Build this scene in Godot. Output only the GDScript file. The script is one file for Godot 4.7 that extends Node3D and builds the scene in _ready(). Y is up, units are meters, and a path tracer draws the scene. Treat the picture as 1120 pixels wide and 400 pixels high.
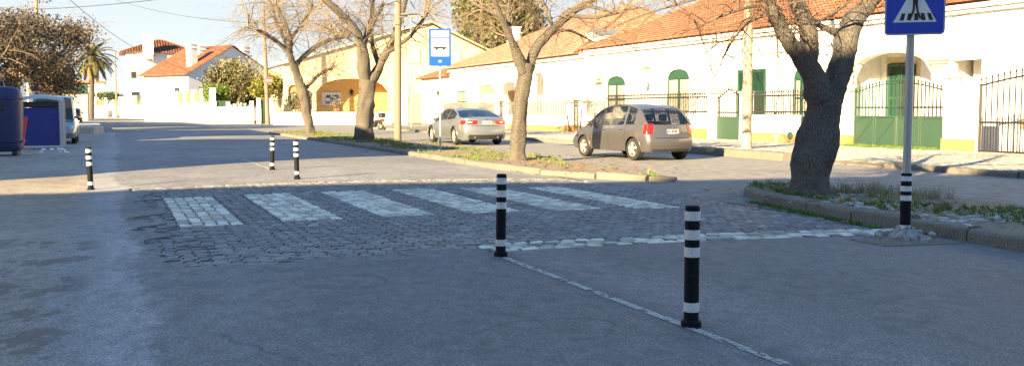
extends Node3D
# A street with a cobbled raised crossing, striped bollards, bare trees and white villas in low afternoon sun.
# World: x across the street, -z along it away from the viewer, metres.

const FOCAL := 1100.0      # pixels of the 1120 x 400 photograph
const EYE := 1.4
var pitch := atan(81.0 / FOCAL)
var yaw := atan(440.0 / FOCAL * cos(pitch))
var M := {}
var rng := RandomNumberGenerator.new()
var taken := {}
const HX := 3.25           # centre line of the main road


# ---------------------------------------------------------------- mesh builder
class MB:
	var v := PackedVector3Array()
	var n := PackedVector3Array()
	var uv := PackedVector2Array()
	var c := PackedColorArray()
	var col := Color.WHITE
	func tri(a: Vector3, b: Vector3, d: Vector3) -> void:   # counter-clockwise seen from outside
		var m := (b - a).cross(d - a).normalized()
		v.append(a); v.append(d); v.append(b)
		for i in 3:
			n.append(m); c.append(col); uv.append(Vector2.ZERO)
	func quad(a: Vector3, b: Vector3, d: Vector3, e: Vector3) -> void:
		tri(a, b, d); tri(a, d, e)
	func tri_n(a: Vector3, b: Vector3, d: Vector3, na: Vector3, nb: Vector3, nd: Vector3) -> void:
		v.append(a); v.append(d); v.append(b)
		n.append(na); n.append(nd); n.append(nb)
		for i in 3:
			c.append(col); uv.append(Vector2.ZERO)
	func quad_uv(p: Array, t: Array) -> void:
		var m: Vector3 = (p[1] - p[0]).cross(p[2] - p[0]).normalized()
		for i in [0, 2, 1, 0, 3, 2]:
			v.append(p[i]); n.append(m); c.append(col); uv.append(t[i])
	func box(o: Vector3, s: Vector3, b := Basis()) -> void:    # o: centre
		var h := s * 0.5
		var p := []
		for i in 8:
			p.append(o + b * Vector3(h.x if i & 1 else -h.x, h.y if i & 2 else -h.y, h.z if i & 4 else -h.z))
		quad(p[4], p[5], p[7], p[6]); quad(p[1], p[0], p[2], p[3]); quad(p[5], p[1], p[3], p[7])
		quad(p[0], p[4], p[6], p[2]); quad(p[6], p[7], p[3], p[2]); quad(p[0], p[1], p[5], p[4])
	func bbox(o: Vector3, s: Vector3, r: float, b := Basis()) -> void:  # box with chamfered edges all round
		var h := s * 0.5
		r = min(r, min(h.x, min(h.y, h.z)) * 0.9)
		var P := func(sx, sy, sz, ax):
			var q := Vector3(sx * h.x, sy * h.y, sz * h.z)
			for k in 3:
				if k != ax: q[k] -= sign(q[k]) * r
			return o + b * q
		for ax in 3:
			var a1 := (ax + 1) % 3
			var a2 := (ax + 2) % 3
			for sg in [-1.0, 1.0]:
				var f := []
				for e in [[-1.0, -1.0], [1.0, -1.0], [1.0, 1.0], [-1.0, 1.0]]:
					var sv := Vector3.ZERO
					sv[ax] = sg; sv[a1] = e[0]; sv[a2] = e[1]
					f.append(P.call(sv.x, sv.y, sv.z, ax))
				if sg > 0: quad(f[0], f[1], f[2], f[3])
				else: quad(f[3], f[2], f[1], f[0])
			for s1 in [-1.0, 1.0]:
				for s2 in [-1.0, 1.0]:
					var q := []
					for t in [-1.0, 1.0]:
						var sv := Vector3.ZERO
						sv[ax] = t; sv[a1] = s1; sv[a2] = s2
						q.append([P.call(sv.x, sv.y, sv.z, a1), P.call(sv.x, sv.y, sv.z, a2)])
					if s1 * s2 > 0: quad(q[0][0], q[1][0], q[1][1], q[0][1])
					else: quad(q[0][1], q[1][1], q[1][0], q[0][0])
		for i in 8:
			var sv := Vector3(1.0 if i & 1 else -1.0, 1.0 if i & 2 else -1.0, 1.0 if i & 4 else -1.0)
			var a: Vector3 = P.call(sv.x, sv.y, sv.z, 0)
			var bb: Vector3 = P.call(sv.x, sv.y, sv.z, 1)
			var d: Vector3 = P.call(sv.x, sv.y, sv.z, 2)
			if sv.x * sv.y * sv.z > 0: tri(a, bb, d)
			else: tri(a, d, bb)
	func tube(pts: Array, rad: Array, sides := 8, cap := true) -> void:
		var rings := []
		var nor := []
		var side := Vector3.ZERO
		for i in pts.size():
			var d: Vector3 = (pts[min(i + 1, pts.size() - 1)] - pts[max(i - 1, 0)]).normalized()
			if i == 0:
				side = d.cross(Vector3.FORWARD if abs(d.z) < 0.9 else Vector3.RIGHT).normalized()
			side = (side - d * side.dot(d)).normalized()
			var up := d.cross(side)
			var r := []
			var q := []
			for k in sides:
				var a := TAU * k / sides
				var e: Vector3 = side * cos(a) + up * sin(a)
				r.append(pts[i] + e * rad[i]); q.append(e)
			rings.append(r); nor.append(q)
		for i in pts.size() - 1:
			for k in sides:
				var l := (k + 1) % sides
				tri_n(rings[i][k], rings[i][l], rings[i + 1][l], nor[i][k], nor[i][l], nor[i + 1][l])
				tri_n(rings[i][k], rings[i + 1][l], rings[i + 1][k], nor[i][k], nor[i + 1][l], nor[i + 1][k])
		if cap:
			for k in sides:
				var l := (k + 1) % sides
				tri(pts[0], rings[0][l], rings[0][k])
				tri(pts[-1], rings[-1][k], rings[-1][l])
	func lathe(o: Vector3, prof: Array, sides := 20, b := Basis()) -> void:   # prof: Vector2(radius, height) upwards
		for i in prof.size() - 1:
			var p: Vector2 = prof[i]
			var q: Vector2 = prof[i + 1]
			var slope := Vector2(q.y - p.y, -(q.x - p.x)).normalized()
			for k in sides:
				var a := TAU * k / sides
				var d := TAU * (k + 1) / sides
				var A := Vector3(cos(a), 0, -sin(a))
				var D := Vector3(cos(d), 0, -sin(d))
				var f := func(e: Vector3, w: Vector2): return o + b * (e * w.x + Vector3(0, w.y, 0))
				var na: Vector3 = b * (A * slope.x + Vector3(0, slope.y, 0))
				var nd: Vector3 = b * (D * slope.x + Vector3(0, slope.y, 0))
				tri_n(f.call(A, p), f.call(D, p), f.call(D, q), na, nd, nd)
				tri_n(f.call(A, p), f.call(D, q), f.call(A, q), na, nd, na)
	func poly(pts: PackedVector2Array, o: Vector3, X: Vector3, Y: Vector3, depth: float) -> void:  # prism; pts run anticlockwise in X,Y; front at o facing X x Y, body behind it
		var N := X.cross(Y).normalized()
		var g := func(p: Vector2): return o + X * p.x + Y * p.y
		var t := Geometry2D.triangulate_polygon(pts)
		for i in range(0, t.size(), 3):
			var a: Vector3 = g.call(pts[t[i]])
			var b: Vector3 = g.call(pts[t[i + 1]])
			var d: Vector3 = g.call(pts[t[i + 2]])
			if (b - a).cross(d - a).dot(N) < 0:
				var s := b
				b = d; d = s
			tri(a, b, d)
			if depth > 0: tri(a - N * depth, d - N * depth, b - N * depth)
		if depth > 0:
			for i in pts.size():
				var a: Vector3 = g.call(pts[i])
				var b: Vector3 = g.call(pts[(i + 1) % pts.size()])
				quad(b, a, a - N * depth, b - N * depth)
	func grid(rows: Array, flip := false) -> void:     # rows of equal-length Vector3 arrays, smooth normals
		var R := rows.size()
		var C: int = rows[0].size()
		var nn := []
		for i in R:
			var r := []
			for k in C:
				var du: Vector3 = rows[i][min(k + 1, C - 1)] - rows[i][max(k - 1, 0)]
				var dv: Vector3 = rows[min(i + 1, R - 1)][k] - rows[max(i - 1, 0)][k]
				var m := du.cross(dv).normalized()
				r.append(-m if flip else m)
			nn.append(r)
		for i in R - 1:
			for k in C - 1:
				var a = [rows[i][k], nn[i][k]]
				var b = [rows[i][k + 1], nn[i][k + 1]]
				var d = [rows[i + 1][k + 1], nn[i + 1][k + 1]]
				var e = [rows[i + 1][k], nn[i + 1][k]]
				if flip:
					tri_n(a[0], d[0], b[0], a[1], d[1], b[1]); tri_n(a[0], e[0], d[0], a[1], e[1], d[1])
				else:
					tri_n(a[0], b[0], d[0], a[1], b[1], d[1]); tri_n(a[0], d[0], e[0], a[1], d[1], e[1])
	func mesh(mat: Material) -> ArrayMesh:
		var a := []
		a.resize(Mesh.ARRAY_MAX)
		a[Mesh.ARRAY_VERTEX] = v; a[Mesh.ARRAY_NORMAL] = n; a[Mesh.ARRAY_TEX_UV] = uv; a[Mesh.ARRAY_COLOR] = c
		var m := ArrayMesh.new()
		if v.size() > 0:
			m.add_surface_from_arrays(Mesh.PRIMITIVE_TRIANGLES, a)
			m.surface_set_material(0, mat)
		return m


# ---------------------------------------------------------------- scene helpers
func numbered(called: String) -> String:
	if not taken.has(called):
		taken[called] = 0
		return called
	taken[called] += 1
	return "%s_%03d" % [called, taken[called]]

func thing(called: String, label: String, category: String, at := Vector3.ZERO, turn := 0.0, group := "") -> Node3D:
	var o := Node3D.new()
	o.name = numbered(called)
	add_child(o)
	o.position = at; o.rotation.y = turn
	o.set_meta("label", label); o.set_meta("category", category)
	if group: o.set_meta("group", group)
	return o

func struct(called: String, mb: MB, mat: Material, parent: Node = null) -> Node3D:
	var o: Node3D
	if mb == null:
		o = Node3D.new()
	else:
		o = MeshInstance3D.new()
		o.mesh = mb.mesh(mat)
	o.name = numbered(called) if parent == null else called
	if parent == null:
		add_child(o)
		o.set_meta("kind", "structure")
	else:
		parent.add_child(o, true)
	return o

func part(parent: Node, called: String, mb: MB, mat: Material) -> MeshInstance3D:
	var o := MeshInstance3D.new()
	o.mesh = mb.mesh(mat)
	o.name = called
	parent.add_child(o, true)
	return o

func piece(parent: Node, called: String, m: Mesh, tr: Transform3D) -> MeshInstance3D:
	var o := MeshInstance3D.new()
	o.mesh = m; o.name = called; o.transform = tr
	parent.add_child(o, true)
	return o

func stuff(o: Node) -> void:
	o.set_meta("kind", "stuff")

func multi(parent: Node, called: String, m: Mesh, trs: Array, cols := []) -> MultiMeshInstance3D:
	var mm := MultiMesh.new()
	mm.transform_format = MultiMesh.TRANSFORM_3D
	mm.use_colors = cols.size() > 0
	mm.mesh = m
	mm.instance_count = trs.size()
	for i in trs.size():
		mm.set_instance_transform(i, trs[i])
		if cols.size() > 0: mm.set_instance_color(i, cols[i])
	var o := MultiMeshInstance3D.new()
	o.multimesh = mm; o.name = called if parent != self else numbered(called)
	parent.add_child(o, true)
	stuff(o)
	return o

func copy(o: Node3D, at: Vector3, label: String) -> Node3D:
	var base := String(o.name)
	var c: Node3D = o.duplicate()
	c.name = numbered(base)
	add_child(c)
	c.position = at
	c.set_meta("label", label)
	return c

# pixel of the photograph -> direction; the distance is always given by the ground, a wall or a known depth
func ray(u: float, v: float) -> Vector3:
	var d := Vector3(u - 560.0, 200.0 - v, -FOCAL) / FOCAL
	d = d.rotated(Vector3.RIGHT, -pitch)
	return d.rotated(Vector3.UP, -yaw)

func pix(u: float, v: float, depth: float) -> Vector3:     # depth along the lens axis
	return Vector3(0, EYE, 0) + ray(u, v) * depth

func on_x(u: float, v: float, x: float) -> Vector3:        # on the wall plane at x
	var d := ray(u, v)
	return Vector3(0, EYE, 0) + d * (x / d.x)

func depth_at(p: Vector3) -> float:
	return (p - Vector3(0, EYE, 0)).dot(ray(560, 200))

func lin(r: float, g: float, b: float) -> Color:
	return Color(r, g, b).linear_to_srgb()


# ---------------------------------------------------------------- materials
func noise_image(sd: int, freq: float, oct: int, size: int, kind := FastNoiseLite.TYPE_SIMPLEX_SMOOTH) -> Image:
	var f := FastNoiseLite.new()
	f.seed = sd; f.noise_type = kind; f.frequency = freq
	f.fractal_octaves = oct; f.fractal_gain = 0.55
	return f.get_seamless_image(size, size, false, false, 0.15)

func ramp_tex(img: Image, stops: Array) -> ImageTexture:    # stops: [[t, Color linear], ...]
	var d := img.get_data()
	var lut := []
	for i in 256:
		var t := i / 255.0
		var c: Color = stops[0][1]
		for k in stops.size() - 1:
			if t >= stops[k][0]:
				c = stops[k][1].lerp(stops[k + 1][1], clamp((t - stops[k][0]) / (stops[k + 1][0] - stops[k][0]), 0, 1))
		c = c.linear_to_srgb()
		lut.append([c.r8, c.g8, c.b8])
	var o := PackedByteArray()
	o.resize(d.size() * 3)
	for i in d.size():
		var c: Array = lut[d[i]]
		o[i * 3] = c[0]; o[i * 3 + 1] = c[1]; o[i * 3 + 2] = c[2]
	return ImageTexture.create_from_image(Image.create_from_data(img.get_width(), img.get_height(), false, Image.FORMAT_RGB8, o))

func mat(name_: String, col: Color, rough := 0.8, metal := 0.0, spec := 0.5) -> StandardMaterial3D:
	var m := StandardMaterial3D.new()
	m.resource_name = name_
	m.albedo_color = col; m.roughness = rough; m.metallic = metal; m.metallic_specular = spec
	M[name_] = m
	return m

func tmat(name_: String, tex: Texture2D, scale: float, rough := 0.85, height: Texture2D = null, hs := 1.0) -> StandardMaterial3D:
	var m := mat(name_, Color.WHITE, rough)
	m.albedo_texture = tex
	m.uv1_triplanar = true; m.uv1_world_triplanar = true
	m.uv1_scale = Vector3.ONE * scale
	if height:
		m.heightmap_enabled = true; m.heightmap_texture = height; m.heightmap_scale = hs
	return m

func vmat(name_: String, rough := 0.8, back := Color.BLACK) -> StandardMaterial3D:
	var m := mat(name_, Color.WHITE, rough)
	m.vertex_color_use_as_albedo = true
	if back != Color.BLACK:
		m.backlight_enabled = true; m.backlight = back
	return m

func C3(r: float, g: float, b: float) -> Color:
	return Color(r, g, b)

func make_materials() -> void:
	var n1 := noise_image(1, 0.02, 5, 512)
	var n2 := noise_image(2, 0.05, 4, 512)
	var fine := noise_image(3, 0.25, 3, 512)
	var cell := noise_image(4, 0.09, 2, 512, FastNoiseLite.TYPE_CELLULAR)
	var hfine := ImageTexture.create_from_image(fine)
	var hn2 := ImageTexture.create_from_image(n2)
	tmat("white_plaster", ramp_tex(n1, [[0.0, C3(.70, .68, .64)], [0.45, C3(.80, .79, .76)], [1.0, C3(.85, .84, .82)]]), 0.35, 0.9, hfine, 0.3)
	tmat("yellow_paint", ramp_tex(n2, [[0.0, C3(.32, .17, .055)], [0.5, C3(.40, .22, .08)], [1.0, C3(.46, .28, .13)]]), 0.6, 0.85)
	tmat("yellow_wall", ramp_tex(n1, [[0.0, C3(.52, .33, .10)], [0.5, C3(.60, .40, .14)], [1.0, C3(.66, .47, .20)]]), 0.3, 0.9)
	tmat("cream_wall", ramp_tex(n1, [[0.0, C3(.56, .46, .27)], [0.5, C3(.64, .54, .34)], [1.0, C3(.70, .61, .42)]]), 0.3, 0.9)
	tmat("beige_trim", ramp_tex(n1, [[0.0, C3(.50, .40, .24)], [1.0, C3(.62, .52, .34)]]), 0.5, 0.85)
	tmat("grey_stone", ramp_tex(n2, [[0.0, C3(.20, .19, .17)], [0.5, C3(.34, .32, .29)], [1.0, C3(.46, .44, .40)]]), 0.9, 0.9, hfine, 0.5)
	tmat("kerb_stone", ramp_tex(n2, [[0.0, C3(.05, .046, .038)], [0.35, C3(.12, .11, .092)], [0.6, C3(.19, .175, .148)], [1.0, C3(.30, .28, .24)]]), 1.3, 0.92, hfine, 0.7)
	tmat("mortar", ramp_tex(n2, [[0.0, C3(.20, .19, .18)], [0.5, C3(.34, .33, .31)], [1.0, C3(.5, .49, .46)]]), 2.0, 0.92, hfine, 0.8)
	tmat("dirt", ramp_tex(n2, [[0.0, C3(.10, .075, .05)], [0.45, C3(.19, .15, .105)], [0.7, C3(.26, .22, .16)], [1.0, C3(.33, .29, .22)]]), 0.8, 0.95, hfine, 1.2)
	tmat("joint_soil", ramp_tex(n2, [[0.0, C3(.06, .058, .054)], [0.5, C3(.10, .097, .09)], [1.0, C3(.16, .15, .13)]]), 1.2, 0.95)
	tmat("sandy_joint", ramp_tex(n2, [[0.0, C3(.08, .07, .055)], [0.5, C3(.14, .125, .10)], [1.0, C3(.21, .19, .155)]]), 1.2, 0.95)
	tmat("worn_asphalt", ramp_tex(n1, [[0.0, C3(.11, .105, .10)], [0.4, C3(.17, .165, .155)], [0.7, C3(.205, .198, .185)], [1.0, C3(.26, .25, .23)]]), 0.22, 0.88, hfine, 0.4)
	tmat("concrete", ramp_tex(n2, [[0.0, C3(.26, .25, .23)], [0.5, C3(.36, .35, .33)], [1.0, C3(.45, .44, .41)]]), 0.5, 0.9, hfine, 0.4)
	tmat("lamp_post_concrete", ramp_tex(n2, [[0.0, C3(.24, .20, .15)], [0.5, C3(.36, .31, .24)], [1.0, C3(.46, .41, .33)]]), 0.9, 0.9, hfine, 0.4)
	tmat("pole_wood", ramp_tex(n2, [[0.0, C3(.11, .085, .06)], [0.5, C3(.19, .15, .11)], [1.0, C3(.27, .22, .17)]]), 0.9, 0.9)
	var bm := tmat("bark_grey", ramp_tex(n2, [[0.0, C3(.018, .016, .015)], [0.38, C3(.075, .068, .06)], [0.62, C3(.14, .128, .112)], [1.0, C3(.26, .24, .21)]]), 1.0, 0.95, ImageTexture.create_from_image(noise_image(9, 0.035, 4, 512)), 5.0)
	bm.uv1_scale = Vector3(2.2, 0.55, 2.2)
	var bm2 := tmat("bark_warm", ramp_tex(n2, [[0.0, C3(.016, .014, .012)], [0.38, C3(.06, .053, .044)], [0.62, C3(.13, .115, .095)], [1.0, C3(.26, .235, .20)]]), 1.0, 0.95, hn2, 3.0)
	bm2.uv1_scale = Vector3(2.0, 0.6, 2.0)
	mat("twig", lin(.17, .11, .07), 0.85)
	mat("twig_pale", lin(.20, .155, .105), 0.85)
	vmat("leaf", 0.7, Color(.25, .3, .1))
	vmat("dry_leaf", 0.8, Color(.3, .2, .1))
	vmat("roof_clay", 0.85)
	vmat("stone_vc", 0.6)
	vmat("paving_vc", 0.8)
	vmat("grass", 0.75, Color(.3, .4, .1))
	tmat("black_rubber", ramp_tex(n2, [[0.0, C3(.005, .006, .009)], [0.5, C3(.008, .010, .014)], [0.75, C3(.014, .016, .020)], [1.0, C3(.05, .05, .05)]]), 2.4, 0.5)
	M["black_rubber"].metallic_specular = 0.2
	tmat("white_band", ramp_tex(n2, [[0.0, C3(.30, .30, .29)], [0.35, C3(.50, .51, .51)], [0.6, C3(.62, .63, .63)], [1.0, C3(.68, .69, .69)]]), 3.1, 0.5)
	mat("grey_metal", lin(.30, .31, .32), 0.45, 0.6)
	mat("galvanised", lin(.34, .35, .36), 0.5, 0.5)
	mat("iron_black", lin(.02, .02, .022), 0.5)
	mat("iron_brown", lin(.06, .045, .035), 0.7)
	mat("grate_iron", lin(.20, .165, .13), 0.8)
	mat("cast_iron", lin(.05, .048, .045), 0.7, 0.3)
	mat("white_iron", lin(.50, .48, .44), 0.5)
	mat("picket_grey", lin(.17, .16, .145), 0.6)
	tmat("green_paint", ramp_tex(n2, [[0.0, C3(.018, .046, .030)], [0.5, C3(.028, .064, .043)], [1.0, C3(.05, .09, .064)]]), 0.7, 0.45)
	mat("shutter_green", lin(.013, .058, .036), 0.5)
	mat("shutter_pale", lin(.55, .50, .40), 0.6)
	mat("door_brown", lin(.22, .10, .045), 0.55)
	mat("sign_blue", lin(.015, .05, .42), 0.3)
	mat("stop_blue", lin(.006, .07, .30), 0.3)
	mat("sign_white", lin(.62, .66, .66), 0.35)
	mat("sign_black", lin(.012, .012, .014), 0.4)
	mat("sign_rim", lin(.42, .44, .46), 0.4, 0.4)
	mat("sign_red", lin(.36, .10, .10), 0.4)
	tmat("container_blue", ramp_tex(n2, [[0.0, C3(.004, .010, .05)], [0.5, C3(.008, .019, .088)], [0.8, C3(.012, .026, .11)], [1.0, C3(.06, .07, .11)]]), 0.9, 0.5)
	tmat("container_bright_blue", ramp_tex(n2, [[0.0, C3(.008, .017, .13)], [0.5, C3(.013, .027, .20)], [0.8, C3(.02, .035, .23)], [1.0, C3(.10, .11, .2)]]), 0.8, 0.5)
	mat("pale_plastic", lin(.42, .42, .42), 0.5)
	mat("red_plastic", lin(.55, .03, .05), 0.45)
	mat("tyre", lin(.018, .018, .018), 0.85)
	mat("rim", lin(.52, .52, .52), 0.35, 0.6)
	mat("dark_plastic", lin(.02, .02, .021), 0.55)
	mat("car_interior", lin(.035, .035, .04), 0.8)
	mat("plate_white", lin(.62, .62, .58), 0.4)
	mat("plate_blue", lin(.02, .06, .4), 0.4)
	mat("plate_yellow", lin(.7, .5, .03), 0.4)
	mat("chrome", lin(.6, .6, .6), 0.15, 1.0)
	mat("tail_red", lin(.50, .012, .012), 0.15)
	var cg := mat("paint_grey", lin(.10, .097, .102), 0.36, 0.5)
	cg.clearcoat_enabled = true; cg.clearcoat = 0.7; cg.clearcoat_roughness = 0.08
	var cs := mat("paint_silver", lin(.22, .235, .25), 0.3, 0.6)
	cs.clearcoat_enabled = true; cs.clearcoat = 0.8; cs.clearcoat_roughness = 0.06
	var cd := mat("paint_dark", lin(.02, .022, .028), 0.3, 0.3)
	cd.clearcoat_enabled = true; cd.clearcoat = 0.8; cd.clearcoat_roughness = 0.06
	for e in [["glass", Color(.03, .04, .05, .74)], ["glass_dark", Color(.02, .03, .035, .84)]]:
		var g := mat(e[0], e[1], 0.03)
		g.transparency = BaseMaterial3D.TRANSPARENCY_ALPHA
	mat("window_dark", lin(.03, .035, .04), 0.08)
	mat("scooter_white", lin(.6, .6, .6), 0.35)
	mat("scooter_red", lin(.4, .04, .03), 0.35)
	mat("cable", lin(.03, .03, .03), 0.7)
	mat("tile_panel", lin(.55, .60, .66), 0.35)
	mat("tile_blue", lin(.10, .16, .30), 0.35)
	mat("terracotta", lin(.42, .16, .07), 0.85)
	mat("lamp_glass", lin(.6, .55, .4), 0.3)
	mat("line_paint", lin(.40, .40, .385), 0.75)


# ---------------------------------------------------------------- the sky, the sun, the lens
func _ready() -> void:
	rng.seed = 20240117
	var cam := Camera3D.new()
	cam.name = "camera"
	add_child(cam)
	cam.position = Vector3(0, EYE, 0)
	cam.rotation = Vector3(-pitch, -yaw, 0)
	cam.fov = rad_to_deg(2.0 * atan(200.0 / FOCAL))
	cam.near = 0.1; cam.far = 2000.0
	cam.current = true
	var env := Environment.new()
	env.background_mode = Environment.BG_SKY
	var sm := ProceduralSkyMaterial.new()
	sm.sky_top_color = Color(.218, .338, .468)
	sm.sky_horizon_color = Color(.465, .478, .466)
	sm.sky_curve = 0.22
	sm.ground_bottom_color = Color(.3, .28, .25)
	sm.ground_horizon_color = Color(.6, .6, .58)
	sm.sun_angle_max = 1.0
	var sky := Sky.new()
	sky.sky_material = sm
	env.sky = sky
	env.background_energy_multiplier = 1.0
	env.tonemap_mode = Environment.TONE_MAPPER_LINEAR
	env.tonemap_exposure = 5.6
	env.sdfgi_enabled = true; env.ssao_enabled = true; env.ssil_enabled = true
	var we := WorldEnvironment.new()
	we.environment = env
	add_child(we)
	var sun := DirectionalLight3D.new()
	sun.name = "sun"
	add_child(sun)
	var e := deg_to_rad(19.0)
	sun.look_at_from_position(Vector3.ZERO, Vector3(0.82 * cos(e), -sin(e), -0.57 * cos(e)), Vector3.UP)
	sun.light_color = Color(1.0, 0.88, 0.67)
	sun.light_energy = 1.6
	sun.light_angular_distance = 0.5
	sun.shadow_enabled = true

	make_materials()
	build_ground()
	build_crossing()
	build_kerbs_and_verge()
	build_villa_one()
	build_villa_two()
	build_front_walls()
	build_far_side()
	build_left_side()
	build_blocks_behind()
	build_trees()
	build_cars()
	build_street_things()
	build_cables()


# ---------------------------------------------------------------- ground, road, crossing
func gy(x: float) -> float:            # the road is a little higher along its middle
	return 0.07 * max(0.0, 1.0 - pow((x - 3.8) / 4.6, 2.0))

func in_hump(x: float, z: float) -> bool:
	return x > 0.22 and x < 8.55 and z < -8.72 and z > -18.4

func build_ground() -> void:
	var m := MB.new()
	m.quad(Vector3(-400, -0.05, 200), Vector3(400, -0.05, 200), Vector3(400, -0.05, -900), Vector3(-400, -0.05, -900))
	struct("ground", m, M["dirt"])

	# what the main road's surface is made of: asphalt of several ages, patches, stains, dust
	var big := FastNoiseLite.new()
	big.seed = 5; big.frequency = 0.18; big.fractal_octaves = 3
	var mid := FastNoiseLite.new()
	mid.seed = 6; mid.frequency = 1.1; mid.fractal_octaves = 4
	var tiny := FastNoiseLite.new()
	tiny.seed = 8; tiny.frequency = 6.0; tiny.fractal_octaves = 3
	var W := 800
	var H := 2000
	var X0 := -9.0
	var XS := 18.4
	var Z0 := 6.0
	var ZS := -70.0
	var d := PackedByteArray()
	d.resize(W * H * 3)
	for j in H:
		var z := Z0 + ZS * (j + 0.5) / H
		for i in W:
			var x := X0 + XS * (i + 0.5) / W
			var a := big.get_noise_2d(x, z * 0.6)
			var b := mid.get_noise_2d(x, z * 0.8)
			var c := tiny.get_noise_2d(x, z * 0.7)
			var k := 0.84 + 0.12 * a + 0.09 * b + 0.14 * c
			var edge := 0.12 + 0.30 * a + 0.10 * b + 0.06 * c
			var warm := 0.0
			var old := smoothstep(edge + 0.06, edge - 0.06, x)
			k *= 1.0 + 0.11 * old                                            # older, dustier strip on that side
			k *= 1.0 + 0.07 * old * smoothstep(edge - 0.55, edge - 0.2, x)     # dust swept against the joint
			if z > -12.0: k *= 1.0 - 0.30 * old * smoothstep(0.02, 0.22, b + 0.5 * c) * smoothstep(edge - 0.3, edge - 0.6, x)   # coarse bare patches
			if z > -8.6: k *= 1.0 - (0.16 if x < 3.0 else 0.07) * (1.0 - old) * smoothstep(0.20, 0.40, b + 0.6 * c)    # tar spots
			if x > 3.1 and z > -8.9 and x < 8.4: k *= 0.95 + 0.11 * smoothstep(3.3, 3.6, x) * smoothstep(4.5 + 0.4 * a, 3.7, x)   # grit lying along the line
			if x < -0.45 + 0.3 * b:
				warm = 0.35
				if z > -23.0 and z < -16.0: warm = 0.8
			if x > 8.1 + 0.2 * b: warm = 0.3; k *= 1.08
			if z < -18.4: k *= 1.10
			k = clamp(k, 0.2, 1.25)
			var q := (j * W + i) * 3
			d[q] = int(clamp(228.0 * k * (1.0 + 0.06 * warm), 0, 255))
			d[q + 1] = int(clamp(226.0 * k * (1.0 - 0.02 * warm), 0, 255))
			d[q + 2] = int(clamp(226.0 * k * (1.0 - 0.16 * warm), 0, 255))
	# fine cracks wandering over the old asphalt
	var cq := RandomNumberGenerator.new()
	cq.seed = 404
	for n in 11:
		var cx := cq.randf_range(-1.5, 8.0)
		var cz := cq.randf_range(-8.2, -2.5) if n < 7 else cq.randf_range(-32, -19)
		var ca := cq.randf_range(-.5, .5) + (0.0 if cq.randf() < .7 else PI / 2)
		for st in cq.randi_range(30, 110):
			ca += cq.randfn() * .14
			cx += cos(ca) * .022; cz += sin(ca) * .022
			var ii := int((cx - X0) / XS * W)
			var jj := int((cz - Z0) / ZS * H)
			if ii < 0 or ii >= W or jj < 0 or jj >= H or in_hump(cx, cz): continue
			for ch in 3: d[(jj * W + ii) * 3 + ch] = int(d[(jj * W + ii) * 3 + ch] * 0.86)
	var macro := ImageTexture.create_from_image(Image.create_from_data(W, H, false, Image.FORMAT_RGB8, d))
	var f := noise_image(21, 0.34, 2, 1024)
	var f2 := noise_image(22, 0.10, 2, 1024)
	var fd := f.get_data()
	var f2d := f2.get_data()
	for i in fd.size(): fd[i] = clampi(int(fd[i] * 0.85 + f2d[i] * 0.42 - 34), 0, 255)
	f = Image.create_from_data(1024, 1024, false, Image.FORMAT_L8, fd)
	var am := tmat("road_asphalt", ramp_tex(f, [[0.0, C3(.07, .07, .072)], [0.35, C3(.19, .19, .192)], [0.55, C3(.30, .30, .30)], [0.70, C3(.52, .52, .515)], [1.0, C3(.9, .9, .88)]]), 0.30, 0.78, ImageTexture.create_from_image(f), 0.9)
	am.detail_enabled = true
	am.detail_blend_mode = BaseMaterial3D.BLEND_MODE_MUL
	am.detail_uv_layer = BaseMaterial3D.DETAIL_UV_2
	am.detail_albedo = macro
	var xs := [-9.0, -4.0, -0.8, -0.4, 0.0, 0.219, 0.221, 1.0, 2.0, 3.0, 3.8, 4.6, 5.6, 6.6, 7.6, 8.2, 8.549, 8.551, 9.4]
	var zs := []
	var z := 6.0
	while z > -64.0:
		zs.append(z)
		z -= 2.0
	zs.append_array([-64.0, -8.719, -8.721, -18.399, -18.401])
	zs.sort(); zs.reverse()
	var rm := MB.new()
	for j in zs.size() - 1:
		for i in xs.size() - 1:
			var c := func(x, zz, cx, cz):
				return Vector3(x, gy(x) - (0.04 if in_hump(cx, cz) else 0.0), zz)
			var cx: float = (xs[i] + xs[i + 1]) * 0.5
			var cz: float = (zs[j] + zs[j + 1]) * 0.5
			var P := [[xs[i], zs[j]], [xs[i + 1], zs[j]], [xs[i + 1], zs[j + 1]], [xs[i], zs[j + 1]]]
			var pp := []
			var tt := []
			for e in P:
				pp.append(c.call(e[0], e[1], cx, cz))
				tt.append(Vector2((e[0] - X0) / XS, (e[1] - Z0) / ZS))
			rm.quad_uv(pp, tt)
	var arr := []
	arr.resize(Mesh.ARRAY_MAX)
	arr[Mesh.ARRAY_VERTEX] = rm.v; arr[Mesh.ARRAY_NORMAL] = rm.n; arr[Mesh.ARRAY_TEX_UV] = rm.uv; arr[Mesh.ARRAY_TEX_UV2] = rm.uv
	var am2 := ArrayMesh.new()
	am2.add_surface_from_arrays(Mesh.PRIMITIVE_TRIANGLES, arr)
	am2.surface_set_material(0, am)
	var ro := MeshInstance3D.new()
	ro.name = "road"; ro.mesh = am2
	add_child(ro)
	ro.set_meta("kind", "structure")
	# the road beyond, bending away
	m = MB.new()
	var L := [Vector3(-9, 0, -64), Vector3(-6, 0, -90), Vector3(-5, 0, -130), Vector3(-12, 0, -200), Vector3(-30, 0, -290)]
	var R := [Vector3(14, 0, -64), Vector3(13.6, 0, -90), Vector3(8.6, 0, -130), Vector3(0.2, 0, -200), Vector3(-12, 0, -290)]
	for i in 4:
		m.quad(L[i], R[i], R[i + 1], L[i + 1])
	struct("far_road", m, M["worn_asphalt"])
	# service road behind the planted strip and the side street
	m = MB.new()
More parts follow.
